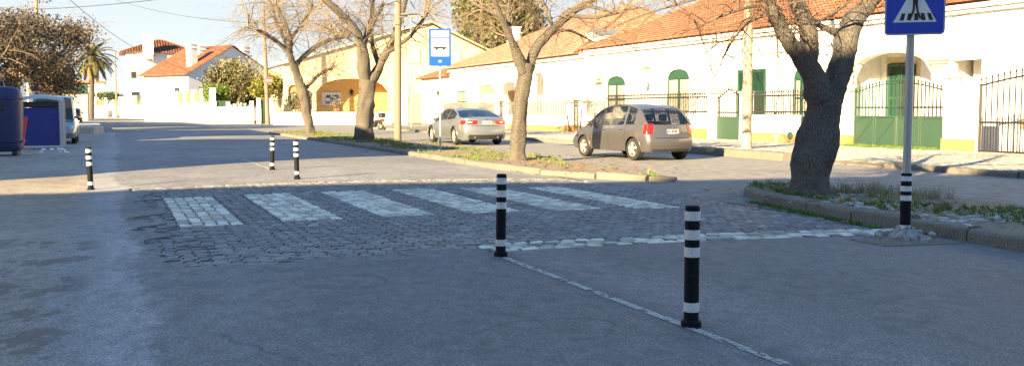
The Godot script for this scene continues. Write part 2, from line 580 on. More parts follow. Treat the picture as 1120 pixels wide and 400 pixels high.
	m.quad(Vector3(8.6, 0.004, 8), Vector3(17, 0.004, 8), Vector3(17, 0.004, -72), Vector3(8.6, 0.004, -72))
	m.quad(Vector3(8.6, 0.004, -72), Vector3(60, 0.004, -72), Vector3(60, 0.004, -88), Vector3(8.6, 0.004, -88))
	struct("service_road", m, M["worn_asphalt"])

func sett_mesh(sd: int, mt: Material, col := Color.WHITE) -> ArrayMesh:     # a rough hewn unit block, top at y = 0
	var r := RandomNumberGenerator.new()
	r.seed = sd
	var m := MB.new()
	m.col = col
	var P := [Vector2(-.5, .5), Vector2(.5, .5), Vector2(.5, -.5), Vector2(-.5, -.5)]
	var ring := []
	for s in [[0.93, -1.0], [1.0, -0.16], [0.86, 0.0]]:
		var e := []
		for p in P:
			e.append(Vector3(p.x * s[0] + r.randf_range(-.05, .05), s[1] + (r.randf_range(-.07, .07) if s[1] == 0.0 else 0.0), p.y * s[0] + r.randf_range(-.05, .05)))
		ring.append(e)
	for k in 2:
		for i in 4:
			var l := (i + 1) % 4
			m.quad(ring[k][i], ring[k][l], ring[k + 1][l], ring[k + 1][i])
	var mid: Vector3 = (ring[2][0] + ring[2][1] + ring[2][2] + ring[2][3]) / 4.0 + Vector3(0, 0.05, 0)
	for i in 4:
		m.tri(ring[2][i], ring[2][(i + 1) % 4], mid)
	return m.mesh(mt)

func sett_tr(x: float, z: float, sx: float, sz: float, lift := 0.0) -> Transform3D:
	var b := Basis(Vector3.UP, rng.randf_range(-.05, .05)) * Basis(Vector3.RIGHT, rng.randf_range(-.03, .03)) * Basis(Vector3.FORWARD, rng.randf_range(-.03, .03))
	b = b * Basis.from_scale(Vector3(sx, 0.07, sz))
	return Transform3D(b, Vector3(x, gy(x) + lift + rng.randf_range(-.0025, .0025), z))

func build_crossing() -> void:
	var whites := []
	for k in 9:
		var w: float = [.40, .56, .70][k % 3]
		var mm := mat("white_sett_%d" % k, lin(w, w * .935, w * .77), 0.75)
		whites.append(sett_mesh(100 + k, mm))
	var dulls := []
	for k in 6:
		var w: float = [.16, .22, .30][k % 3]
		dulls.append(sett_mesh(150 + k, mat("dull_sett_%d" % k, lin(w, w * .95, w * .85), 0.8)))
	var darks := []
	var dmul := []
	for k in 9:
		var w: float = [.09, .125, .165][k % 3]
		var mm := mat("dark_sett_%d" % k, lin(w, w, w * 1.02), 0.5)
		darks.append(sett_mesh(200 + k, mm))
	for k in 4:
		dmul.append(sett_mesh(300 + k, M["stone_vc"]))
	# bed
	var bed := MB.new()
	var bx := [0.22, 1.5, 3.0, 3.8, 4.6, 6.0, 7.4, 8.55, 10.4]
	for i in bx.size() - 1:
		var zb: float = -8.72 if bx[i] >= 1.5 else -8.90
		bed.quad(Vector3(bx[i], gy(bx[i]) - .012, zb), Vector3(bx[i + 1], gy(bx[i + 1]) - .012, zb), Vector3(bx[i + 1], gy(bx[i + 1]) - .012, -18.4), Vector3(bx[i], gy(bx[i]) - .012, -18.4))
	var hump := struct("cobbled_crossing", null, null)
	part(hump, "bed", bed, M["joint_soil"])
	var px := 0.128
	var pz := 0.108
	var bars := []
	for k in 6: bars.append([0.71 + k * 1.19, 0.71 + k * 1.19 + 0.72])
	var bar_nodes := []
	for k in 6:
		bar_nodes.append(struct("zebra_stripe", null, null))
	var near_band := struct("white_sett_band", null, null)
	var far_band := struct("white_sett_band", null, null)
	var nx := int((8.5 - 0.25) / px)
	var nz := int((18.38 - 8.74) / pz)
	var left_dark := []
	var shown := 0
	for j in nz:
		var z := -8.80 - j * pz
		for i in nx:
			var x := 0.30 + (i + 0.5) * px + (0.4 * px if j % 2 else 0.0) * 0.5
			var bar := -1
			for k in 6:
				if x > bars[k][0] and x < bars[k][1] and z < -12.1 and z > -16.15: bar = k
			var jz := z + rng.randf_range(-.010, .010)
			var jx := x + rng.randf_range(-.010, .010)
			var sx := px * rng.randf_range(0.90, 1.0)
			var sz := pz * rng.randf_range(0.88, 1.0)
			if bar >= 0: continue
			elif x > HX + 0.03 and z > -9.30: continue
			elif j >= nz - 4:
				if j >= nz - 3: piece(far_band, "sett", dulls[rng.randi() % 6], sett_tr(jx, jz, sx, sz))
				else: left_dark.append([jx, jz, sx, sz])
			else:
				if x < HX and j < 1 and rng.randf() < 0.45: continue            # broken-out edge
				if x < 0.9 and rng.randf() < 0.25: continue
				if shown < 300 and j < 14:
					if j < 5 or x < 4.0:
						shown += 1
						piece(hump, "sett", darks[rng.randi() % 9], sett_tr(jx, jz, sx, sz, rng.randf_range(-.012, .006) if j < 2 else 0.0))
						continue
				left_dark.append([jx, jz, sx, sz])
	for k in 6:
		for j in 29:
			for i in 5:
				var x: float = bars[k][0] + (i + .5) * .144 + rng.randf_range(-.008, .008)
				var z := -12.12 - (j + .5 + (.3 if i % 2 else 0.0)) * .138 + rng.randf_range(-.008, .008)
				piece(bar_nodes[k], "sett", whites[rng.randi() % 9], sett_tr(x, z, .144 * rng.randf_range(.84, .95), .138 * rng.randf_range(.84, .95), .002))
	for j in 4:
		for i in 30:
			var x := HX + .1 + (i + (.5 if j % 2 else 0.0)) * .172 + rng.randf_range(-.012, .012)
			if x > 8.45: continue
			var w: int = rng.randi() % 9
			piece(near_band, "sett", whites[w] if rng.randf() < .8 else dulls[w % 6], sett_tr(x, -8.80 - j * .134 + rng.randf_range(-.01, .01), .172 * rng.randf_range(.74, .92), .134 * rng.randf_range(.70, .88), .002))
	# the setts run on between the two planted strips
	for j in 60:
		for i in 13:
			var x := 8.58 + i * px
			var z := -12.9 - j * pz
			if z < -17.6 or x > 8.75 + (z + 12.9) * -0.34: continue
			left_dark.append([x, z, px * .92, pz * .92])
	var groups := [[[], []], [[], []], [[], []], [[], []]]
	for e in left_dark:
		var g: Array = groups[rng.randi() % 4]
		g[0].append(sett_tr(e[0], e[1], e[2], e[3]))
		var w := rng.randf_range(.085, .175) * (1.0 if rng.randf() > 0.06 else 1.7)
		if e[0] > 7.6: w *= 1.0 + 0.55 * clamp((e[0] - 7.6) / 0.8, 0, 1) * rng.randf()
		g[1].append(Color(w, w, w * 1.02))
	for k in 4: multi(hump, "setts", dmul[k], groups[k][0], groups[k][1])

	# asphalt laid raggedly over the edges of the setts
	var fn := FastNoiseLite.new()
	fn.seed = 15; fn.frequency = 0.5; fn.fractal_octaves = 4
	var lip := MB.new()
	var uvw := func(x, z): return Vector2((x + 9.0) / 18.4, (z - 6.0) / -70.0)
	var zz := -8.3
	while zz > -18.3:
		var z2 := zz - 0.08
		var e0 := 0.42 + 0.55 * fn.get_noise_1d(zz * 1.7)
		var e1 := 0.42 + 0.55 * fn.get_noise_1d(z2 * 1.7)
		var a := Vector3(-.25, gy(-.25) - .003, zz)
		var b := Vector3(e0, gy(e0) + lerpf(-.003, .013, clampf((-8.3 - zz) / .6, 0, 1)), zz)
		var c := Vector3(e1, gy(e1) + lerpf(-.003, .013, clampf((-8.3 - z2) / .6, 0, 1)), z2)
		var d := Vector3(-.25, gy(-.25) - .003, z2)
		lip.quad_uv([a, b, c, d], [uvw.call(-.25, zz), uvw.call(e0, zz), uvw.call(e1, z2), uvw.call(-.25, z2)])
		lip.quad_uv([b, b - Vector3(0, .03, 0), c - Vector3(0, .03, 0), c], [uvw.call(e0, zz), uvw.call(e0, zz), uvw.call(e1, z2), uvw.call(e1, z2)])
		zz = z2
	var xx := -.25
	while xx < 3.2:
		var x2 := xx + 0.06
		var e0: float = (-8.93 if xx < .45 or xx > 1.9 else -8.80) + 0.22 * fn.get_noise_1d(xx * 3.1 + 40.0) - .1 * clamp((3.2 - xx) * .3, 0, 1)
		var e1: float = (-8.93 if x2 < .45 or x2 > 1.9 else -8.80) + 0.22 * fn.get_noise_1d(x2 * 3.1 + 40.0) - .1 * clamp((3.2 - x2) * .3, 0, 1)
		var a := Vector3(xx, gy(xx) - .003, -8.3)
		var b := Vector3(x2, gy(x2) - .003, -8.3)
		var c := Vector3(x2, gy(x2) + .015, e1)
		var d := Vector3(xx, gy(xx) + .015, e0)
		lip.quad_uv([a, b, c, d], [uvw.call(xx, -8.3), uvw.call(x2, -8.3), uvw.call(x2, e1), uvw.call(xx, e0)])
		lip.quad_uv([d, c, c - Vector3(0, .03, 0), d - Vector3(0, .03, 0)], [uvw.call(xx, e0), uvw.call(x2, e1), uvw.call(x2, e1), uvw.call(xx, e0)])
		xx = x2
	var la := []
	la.resize(Mesh.ARRAY_MAX)
	la[Mesh.ARRAY_VERTEX] = lip.v; la[Mesh.ARRAY_NORMAL] = lip.n; la[Mesh.ARRAY_TEX_UV] = lip.uv; la[Mesh.ARRAY_TEX_UV2] = lip.uv
	var lmesh := ArrayMesh.new()
	lmesh.add_surface_from_arrays(Mesh.PRIMITIVE_TRIANGLES, la)
	lmesh.surface_set_material(0, M["road_asphalt"])
	var lo := MeshInstance3D.new()
	lo.mesh = lmesh; lo.name = "road_patch"
	add_child(lo)
	lo.set_meta("kind", "structure")
	# worn centre line
	var line := struct("centre_line", null, null)
	var runs := [[-8.45, 4.0], [-22.0, -27.5]]
	for r in runs:
		var z0: float = max(r[0], r[1])
		var z1: float = min(r[0], r[1])
		var z := z0
		var lm := MB.new()
		while z > z1:
			var l := rng.randf_range(0.02, 0.09)
			for k in 3:
				if rng.randf() < 0.13: continue
				var x0 := HX - .033 + k * .022 + rng.randf_range(-.004, .004)
				var x1 := x0 + .022 + rng.randf_range(-.006, .002)
				var y := gy(HX) + 0.004
				lm.quad(Vector3(x0, y, z), Vector3(x1, y, z + rng.randf_range(-.01, .01)), Vector3(x1, y, z - l), Vector3(x0, y, z - l + rng.randf_range(-.01, .01)))
			z -= l + (rng.randf_range(0.0, 0.012) if rng.randf() < .93 else rng.randf_range(.03, .12))
		part(line, "paint", lm, M["line_paint"])

# ---------------------------------------------------------------- kerbs, planted strips, pavement
func kerb_run(parent: Node, pts: Array, w: float, h: float, variants: Array, step := 1.0) -> void:
	for k in pts.size() - 1:
		var a: Vector3 = pts[k]
		var b: Vector3 = pts[k + 1]
		var n := int(max(1, round(a.distance_to(b) / step)))
		for i in n:
			var p := a.lerp(b, (i + 0.5) / n)
			var d := (b - a).normalized()
			var l := a.distance_to(b) / n - rng.randf_range(.015, .05)
			var bs := Basis(d, Vector3.UP, d.cross(Vector3.UP)) * Basis(Vector3.UP, rng.randf_range(-.03, .03)) * Basis(Vector3.BACK, rng.randf_range(-.015, .015)) * Basis.from_scale(Vector3(l, h, w))
			piece(parent, "kerb_stone", variants[rng.randi() % variants.size()], Transform3D(bs, p + Vector3(0, h * 0.5 - 0.06 + rng.randf_range(-.022, .014), 0)))

func kerb_mesh(sd: int) -> ArrayMesh:
	var r := RandomNumberGenerator.new()
	r.seed = sd
	var m := MB.new()
	# a worn stone: unit box whose upper edges are rounded off and uneven along its length
	var rows := []
	var prof := [Vector2(-.5, -.5), Vector2(-.5, .30), Vector2(-.44, .43), Vector2(-.30, .5), Vector2(.32, .5), Vector2(.46, .42), Vector2(.5, .28), Vector2(.5, -.5)]
	for k in 7:
		var row := []
		for p in prof:
			row.append(Vector3(-.5 + k / 6.0, p.y + (r.randf_range(-.06, .04) if p.y > 0 else 0.0), p.x + (r.randf_range(-.05, .05) if p.y > 0 else 0.0)))
		rows.append(row)
	m.grid(rows, true)
	for s in [0, 6]:
		var q: Array = rows[s]
		for i in range(1, q.size() - 1):
			if s == 0: m.tri(q[0], q[i + 1], q[i])
			else: m.tri(q[0], q[i], q[i + 1])
	return m.mesh(M["kerb_stone"])

func in_poly(p: Vector2, poly: PackedVector2Array) -> bool:
	return Geometry2D.is_point_in_polygon(p, poly)

func slab(poly: PackedVector2Array, y: float, mt: Material, called: String) -> Node3D:
	var m := MB.new()
	var q := PackedVector2Array()
	for p in poly: q.append(Vector2(p.x, -p.y))
	if Geometry2D.is_polygon_clockwise(q): q.reverse()
	m.poly(q, Vector3(0, y, 0), Vector3.RIGHT, Vector3.FORWARD, 0.2)
	return struct(called, m, mt)

func tuft_mesh(sd: int, n: int, h: float, spread: float, c0: Color, c1: Color, wd := 0.008) -> ArrayMesh:
	var r := RandomNumberGenerator.new()
	r.seed = sd
	var m := MB.new()
	for i in n:
		var a := r.randf() * TAU
		var o := Vector3(cos(a), 0, sin(a)) * r.randf() * spread
		var lean := Vector3(r.randf_range(-.6, .6), 0, r.randf_range(-.6, .6)) * h
		var hh := h * r.randf_range(.5, 1.1)
		var s := Vector3(cos(a + 1.3), 0, sin(a + 1.3)) * wd
		m.col = c0.lerp(c1, r.randf())
		var mid := o + lean * 0.35 + Vector3(0, hh * .6, 0)
		m.quad(o - s, o + s, mid + s * .8, mid - s * .8)
		m.tri(mid - s * .8, mid + s * .8, o + lean + Vector3(0, hh, 0))
	return m.mesh(M["grass"])

func build_kerbs_and_verge() -> void:
	var kv := []
	for k in 6: kv.append(kerb_mesh(400 + k))
	# near planted strip, round the big tree
	var near := PackedVector2Array([Vector2(8.35, 8), Vector2(8.45, -7), Vector2(8.75, -10), Vector2(9.15, -12.3), Vector2(9.7, -13.9), Vector2(10.5, -14.8), Vector2(11.3, -14.3), Vector2(11.6, -12), Vector2(11.6, 8)])
	slab(near, 0.09, M["dirt"], "planted_strip")
	var kn := struct("kerb", null, null)
	kerb_run(kn, [Vector3(8.30, 0, 2), Vector3(8.38, 0, -7), Vector3(8.68, 0, -10), Vector3(9.08, 0, -12.3), Vector3(9.5, 0, -13.5)], 0.24, 0.22, kv)
	# far planted strip with the bus stop
	var far := PackedVector2Array([Vector2(9.9, -16.9), Vector2(9.3, -18.0), Vector2(8.75, -19.6), Vector2(8.5, -22), Vector2(8.5, -58), Vector2(9.2, -62), Vector2(10.6, -62), Vector2(11.4, -58), Vector2(11.4, -32), Vector2(10.95, -25), Vector2(10.35, -20.5), Vector2(10.2, -17.6)])
	slab(far, 0.10, M["dirt"], "planted_strip")
	var kf := struct("kerb", null, null)
	kerb_run(kf, [Vector3(10.1, -.05, -16.75), Vector3(9.7, -.04, -17.1), Vector3(9.1, -.03, -18.1), Vector3(8.6, -.03, -19.7), Vector3(8.42, -.03, -22), Vector3(8.42, -.03, -58), Vector3(9.2, -.03, -62.1)], 0.24, 0.22, kv)
	kerb_run(kf, [Vector3(10.25, -.05, -17.2), Vector3(10.4, -.05, -20.5), Vector3(11.0, -.05, -25), Vector3(11.45, -.05, -32), Vector3(11.45, -.05, -58)], 0.16, 0.18, kv)
	# grass, weeds, leaves
	var tufts := [tuft_mesh(1, 12, .07, .07, C3(.06, .13, .02), C3(.14, .20, .04)), tuft_mesh(2, 10, .10, .06, C3(.08, .14, .025), C3(.20, .22, .07)), tuft_mesh(3, 12, .05, .09, C3(.05, .12, .02), C3(.11, .18, .03))]
	var fn := FastNoiseLite.new()
	fn.seed = 12; fn.frequency = 0.45; fn.fractal_octaves = 2
	var trs := [[], [], []]
	for i in 9000:
		var z := rng.randf_range(-15, 0) if i < 3200 else rng.randf_range(-61, -17)
		var x := rng.randf_range(8.5, 11.5)
		var p := Vector2(x, z)
		if not (in_poly(p, near) or in_poly(p, far)): continue
		var k := fn.get_noise_2d(x, z * 0.7) + (0.18 if absf(x - 10.2) < 0.7 else -0.05)
		if z < -30: k += 0.12
		if z > -13.2 and z < -6 and absf(x - 9.75) < 0.42: k += 0.22
		if k < 0.20: continue
		trs[rng.randi() % 3].append(Transform3D(Basis(Vector3.UP, rng.randf() * TAU).scaled(Vector3.ONE * rng.randf_range(.4, 1.1)), Vector3(x, 0.095, z)))
	# tufts in the gutter
	for i in 130:
		var t := rng.randf()
		trs[2].append(Transform3D(Basis(Vector3.UP, rng.randf() * TAU).scaled(Vector3.ONE * rng.randf_range(.5, 1.2)), Vector3(lerp(8.42, 9.02, t) - .14 + rng.randf_range(-.05, .02), 0.0, lerp(-9.2, -12.6, t))))
	for k in 3:
		var o := multi(self, "grass", tufts[k], trs[k])
		o.set_meta("label", ["short green grass on the planted strips", "paler mixed grass on the planted strips", "low fine grass on strips and in the gutter"][k])
		o.set_meta("category", "grass")
	var weed := tuft_mesh(9, 14, .24, .12, C3(.12, .14, .06), C3(.34, .27, .15), .0035)
	var wt := []
	for i in 80:
		var z := rng.randf_range(-13.0, -11.2)
		wt.append(Transform3D(Basis(Vector3.UP, rng.randf() * TAU).scaled(Vector3.ONE * rng.randf_range(.5, 1.15)), Vector3(rng.randf_range(10.4, 11.5), 0.09, z)))
	var wo := multi(self, "dry_weeds", weed, wt)
	wo.set_meta("label", "straggly dry weeds beside the thick tree trunk"); wo.set_meta("category", "weeds")
	# loose pale stones in the strip
	var st := []
	var sc := []
	for i in 900:
		var z := rng.randf_range(-14.2, -5)
		var x := rng.randf_range(8.6, 11.4)
		if not in_poly(Vector2(x, z), near) or fn.get_noise_2d(x + 40, z) < 0.0: continue
		var s := rng.randf_range(.05, .14)
		st.append(Transform3D(Basis(Vector3.UP, rng.randf() * TAU) * Basis(Vector3.RIGHT, rng.randf_range(-.2, .2)) * Basis.from_scale(Vector3(s, .06, s * rng.randf_range(.6, 1.1))), Vector3(x, 0.105, z)))
		var w := rng.randf_range(.25, .45)
		sc.append(Color(w, w * .97, w * .9))
	var so := multi(self, "loose_stones", sett_mesh(700, M["paving_vc"]), st, sc)
	so.set_meta("label", "loose pale paving stones sunk in the planted strip"); so.set_meta("category", "stones")
	# fallen leaves
	var lf := MB.new()
	lf.quad(Vector3(-.04, 0, .03), Vector3(.04, .012, .03), Vector3(.045, .02, -.03), Vector3(-.03, .006, -.035))
	var lt := []
	var lc := []
	for i in 2600:
		var z := rng.randf_range(-61, -17.5) if i < 2200 else rng.randf_range(-14, -5)
		var x := rng.randf_range(8.2, 11.4)
		var near_tree := 0.0
		for t in [Vector2(9.9, -11.5), Vector2(10.14, -25.1), Vector2(10.0, -21), Vector2(10.4, -43.4), Vector2(10.5, -57.4)]:
			near_tree = max(near_tree, 1.0 - Vector2(x, z).distance_to(t) / 5.0)
		if rng.randf() > near_tree + 0.1: continue
		lt.append(Transform3D(Basis(Vector3.UP, rng.randf() * TAU).scaled(Vector3.ONE * rng.randf_range(.6, 1.2)), Vector3(x, 0.12 if x > 8.6 else gy(x) + .01, z)))
		var w := rng.randf()
		lc.append(Color(lerp(.16, .38, w), lerp(.08, .19, w), lerp(.03, .06, w)))
	var lo := multi(self, "fallen_leaves", lf.mesh(M["dry_leaf"]), lt, lc)
	lo.set_meta("label", "brown fallen leaves strewn round the tree feet"); lo.set_meta("category", "leaves")
	# pavement before the villas, of small limestone cubes
	var pv := PackedVector2Array([Vector2(17.25, 4), Vector2(24.6, 4), Vector2(24.6, -72), Vector2(17.25, -72)])
	slab(pv, 0.095, M["sandy_joint"], "pavement")
	var kp := struct("kerb", null, null)
	kerb_run(kp, [Vector3(17.12, 0, 2), Vector3(17.12, 0, -19.0)], 0.26, 0.21, kv)
	kerb_run(kp, [Vector3(17.12, -.07, -19.0), Vector3(17.12, -.07, -22.4)], 0.26, 0.21, kv)
	kerb_run(kp, [Vector3(17.0, .03, -22.4), Vector3(17.05, .04, -30.0)], 0.42, 0.25, kv)
	kerb_run(kp, [Vector3(17.12, 0, -30.0), Vector3(17.12, 0, -72)], 0.26, 0.21, kv)
	var pt := []
	var pc := []
	for j in 330:
		for i in 60:
			var x := 17.34 + i * 0.121
			var z := -13.0 - j * 0.125
			if rng.randf() < 0.03: continue
			pt.append(Transform3D(Basis(Vector3.UP, rng.randf_range(-.25, .25)) * Basis(Vector3.RIGHT, rng.randf_range(-.09, .09)) * Basis(Vector3.FORWARD, rng.randf_range(-.09, .09)) * Basis.from_scale(Vector3(rng.randf_range(.095, .115), .05, rng.randf_range(.095, .118))), Vector3(x + rng.randf_range(-.012, .012), 0.113 + rng.randf_range(-.006, .006), z + rng.randf_range(-.012, .012))))
			var w := rng.randf_range(.17, .36)
			pc.append(Color(w, w * .97, w * .89))
	var po := multi(self, "paving_cubes", sett_mesh(701, M["paving_vc"]), pt, pc)
	po.set_meta("label", "small pale limestone cubes paving the footway before villas"); po.set_meta("category", "paving")
	var gt := []
	for i in 260:
		var u := rng.randf_range(-28.5, -24.2)
		gt.append(Transform3D(Basis(Vector3.UP, rng.randf() * TAU).scaled(Vector3.ONE * rng.randf_range(.6, 1.6)), Vector3(24.1 - abs(rng.randfn(0, .25)), 0.11, u)))
	var go := multi(self, "gate_grass", tufts[0], gt)
	go.set_meta("label", "green tufts sprouting at the foot of green gate"); go.set_meta("category", "grass")


# ---------------------------------------------------------------- houses
# A wall of a given thickness from o along S (unit), height y0..y1, with openings {a, b, y0, y1, rise}; outside faces S x UP.
func facade(m: MB, o: Vector3, S: Vector3, length: float, y0: float, y1: float, ops: Array, thick := 0.3) -> void:
	var N := S.cross(Vector3.UP).normalized()
	var at := func(s, y, k := 0.0): return o + S * s + Vector3(0, y, 0) - N * k
	var face := func(a, b, c, d):
		if b - a > 0.001 and d - c > 0.001:
			m.quad(at.call(a, c), at.call(b, c), at.call(b, d), at.call(a, d))
			m.quad(at.call(b, c, thick), at.call(a, c, thick), at.call(a, d, thick), at.call(b, d, thick))
	var x := 0.0
	for p in ops:
		face.call(x, p.a, y0, y1)
		face.call(p.a, p.b, y0, p.y0)
		var n := 12 if p.rise > 0 else 1
		for i in n:
			var t0 := float(i) / n
			var t1 := float(i + 1) / n
			var h := func(t): return p.y1 - p.rise + p.rise * sqrt(max(0.0, 1.0 - pow(2.0 * t - 1.0, 2.0))) if p.rise > 0 else p.y1
			var a: float = lerp(p.a, p.b, t0)
			var b: float = lerp(p.a, p.b, t1)
			var ha: float = h.call(t0)
			var hb: float = h.call(t1)
			m.quad(at.call(a, ha), at.call(b, hb), at.call(b, y1), at.call(a, y1))
			m.quad(at.call(b, hb, thick), at.call(a, ha, thick), at.call(a, y1, thick), at.call(b, y1, thick))
			m.quad(at.call(a, ha, thick), at.call(b, hb, thick), at.call(b, hb), at.call(a, ha))
		var e: float = p.y1 - p.rise
		m.quad(at.call(p.a, p.y0), at.call(p.a, p.y0, thick), at.call(p.a, e, thick), at.call(p.a, e))
		m.quad(at.call(p.b, p.y0, thick), at.call(p.b, p.y0), at.call(p.b, e), at.call(p.b, e, thick))
		m.quad(at.call(p.a, p.y0), at.call(p.b, p.y0), at.call(p.b, p.y0, thick), at.call(p.a, p.y0, thick))
		x = p.b
	face.call(x, length, y0, y1)
	m.quad(at.call(0, y0, thick), at.call(0, y0), at.call(0, y1), at.call(0, y1, thick))
	m.quad(at.call(length, y0), at.call(length, y0, thick), at.call(length, y1, thick), at.call(length, y1))
	m.quad(at.call(0, y1), at.call(length, y1), at.call(length, y1, thick), at.call(0, y1, thick))

# Clay tiles on one slope: eave from A to B, climbing along U (unit); span(s) gives how far the slope reaches at s metres from A.
func tiles(m: MB, A: Vector3, B: Vector3, U: Vector3, span: Callable, pitch_w := 0.24, age := 0.0) -> void:
	var S := (B - A).normalized()
	var N := S.cross(U).normalized()
	if N.y < 0: N = -N
	var n := int((B - A).length() / pitch_w)
	for i in n:
		var s := (i + 0.5) * pitch_w
		var top: float = span.call(s)
		if top < 0.1: continue
		var l := -0.06
		while l < top:
			var e: float = min(l + 0.40, top)
			var w := rng.randf_range(.75, 1.15)
			var pale := rng.randf() * 0.10 + age
			m.col = Color((.25 + pale * .6) * w, (.088 + pale * .6) * w, (.042 + pale * .5) * w)
			var r0 := pitch_w * 0.47
			var r1 := pitch_w * 0.36
			var rr := []
			for q in [[l, r0, 0.03], [e, r1, 0.0]]:
				var row := []
				for k in 5:
					var a := PI * k / 4.0
					row.append(A + S * (s - cos(a) * q[1]) + U * q[0] + N * (sin(a) * q[1] * 0.75 + q[2]))
				rr.append(row)
			for k in 4: m.quad(rr[0][k], rr[0][k + 1], rr[1][k + 1], rr[1][k])
			if l < 0.3:
				for k in 3: m.tri(rr[0][0], rr[0][k + 2], rr[0][k + 1])
			l += 0.36

# Hipped roof over x0..x1, z0..z1 (z0 > z1), eaves at y; sl = rise per metre.
func hip_roof(parent: Node, x0: float, x1: float, z0: float, z1: float, y: float, sl: float, called := "roof", pitch_w := 0.24, age := 0.0) -> Node:
	var base := MB.new()
	var hw := (x1 - x0) * 0.5
	var hz := (z0 - z1) * 0.5
	var k: float = min(hw, hz)
	var ra: Vector3
	var rb: Vector3
	if hz >= hw:
		ra = Vector3(x0 + hw, y + sl * k, z0 - k); rb = Vector3(x0 + hw, y + sl * k, z1 + k)
	else:
		ra = Vector3(x0 + k, y + sl * k, z0 - hz); rb = Vector3(x1 - k, y + sl * k, z0 - hz)
	var a := Vector3(x0, y, z0)
	var b := Vector3(x1, y, z0)
	var c := Vector3(x1, y, z1)
	var d := Vector3(x0, y, z1)
	base.col = Color(.18, .06, .03)
	if hz >= hw:
		base.quad(d, a, ra, rb); base.tri(a, b, ra); base.quad(b, c, rb, ra); base.tri(c, d, rb)
	else:
		base.tri(d, a, ra); base.quad(a, b, rb, ra); base.tri(b, c, rb); base.quad(c, d, ra, rb)
	base.quad(a, d, c, b)
	var r := part(parent, called, base, M["roof_clay"])
	var t := MB.new()
	var f := sqrt(1.0 + sl * sl)
	var lift := Vector3(0, 0.012, 0)
	tiles(t, d + lift, a + lift, Vector3(1, sl, 0) / f, func(s): return min(min(s, 2.0 * hz - s), hw) * f, pitch_w, age)
	tiles(t, a + lift, b + lift, Vector3(0, sl, -1) / f, func(s): return min(min(s, 2.0 * hw - s), hz) * f, pitch_w, age)
	tiles(t, c + lift, d + lift, Vector3(0, sl, 1) / f, func(s): return min(min(s, 2.0 * hw - s), hz) * f, pitch_w, age)
	var to := part(r, "tiles", t, M["roof_clay"])
	stuff(to)
	# ridge and hip caps
	var cap := MB.new()
	for e in [[a, ra], [b, ra if hz >= hw else rb], [c, rb], [d, rb if hz >= hw else ra], [ra, rb]]:
		var len: float = e[0].distance_to(e[1])
		var n := int(max(1, len / 0.42))
		for i in n:
			cap.col = Color(.30, .13, .07) * rng.randf_range(.8, 1.1)
			cap.tube([e[0].lerp(e[1], float(i) / n) + Vector3(0, .05, 0), e[0].lerp(e[1], (i + 1.15) / n) + Vector3(0, .035, 0)], [.12, .10], 7, false)
	part(r, "ridge_cap", cap, M["roof_clay"])
	return r

func shutter_window(parent: Node, X: float, za: float, zb: float, y0: float, y1: float, rise: float, pale: bool, depth := 0.08) -> void:
	# framed window with louvred leaves in an opening of a wall facing -x; za > zb
	var w := part(parent, "window", MB.new(), M["window_dark"])
	var g := MB.new()
	var pts := PackedVector2Array([Vector2(0, 0), Vector2(za - zb, 0)])
	var n := 10
	for i in n + 1:
		var t := 1.0 - float(i) / n
		pts.append(Vector2(t * (za - zb), y1 - y0 - rise + (rise * sqrt(max(0.0, 1.0 - pow(2.0 * t - 1.0, 2.0))) if rise > 0 else 0.0)))
	g.poly(pts, Vector3(X + depth + 0.06, y0, zb), Vector3(0, 0, 1), Vector3.UP, 0.03)
	w.mesh = g.mesh(M["window_dark"])
	var fr := MB.new()
	for i in pts.size():
		var a := pts[i]
		var b := pts[(i + 1) % pts.size()]
		var A := Vector3(X + depth, y0 + a.y, zb + a.x)
		var B := Vector3(X + depth, y0 + b.y, zb + b.x)
		fr.tube([A, B], [.055, .055], 4, true)
	part(w, "frame", fr, M["shutter_green"])
	var mid := (za + zb) * 0.5
	for s in 2:
		var z0: float = zb + 0.05 if s == 0 else mid + 0.03
		var z1: float = mid - 0.03 if s == 0 else za - 0.05
		var top := y1 - rise
		var lf := MB.new()
		lf.box(Vector3(X + depth, (y0 + top) * .5, z0 + .035), Vector3(.05, top - y0, .07))
		lf.box(Vector3(X + depth, (y0 + top) * .5, z1 - .035), Vector3(.05, top - y0, .07))
		for y in [y0 + .05, (y0 + top) * .5, top - .05]:
			lf.box(Vector3(X + depth + .002, y, (z0 + z1) * .5), Vector3(.045, .09, z1 - z0 - .14))
		var o := part(w, "shutter", lf, M["shutter_green"])
		var sl := MB.new()
		var y := y0 + .13
		while y < top - .12:
			sl.box(Vector3(X + depth, y, (z0 + z1) * .5), Vector3(.045, .010, z1 - z0 - .14), Basis(Vector3.BACK, .7))
			y += .05
		# slats stay in the leaf
		stuff(part(w, "slats", sl, M["shutter_pale"] if pale else M["shutter_green"]))
	if rise > 0:
		var tp := MB.new()
		tp.poly(pts.slice(2), Vector3(X + depth - .01, y0, zb), Vector3(0, 0, 1), Vector3.UP, 0.05)
		part(w, "arched_head", tp, M["shutter_green"])

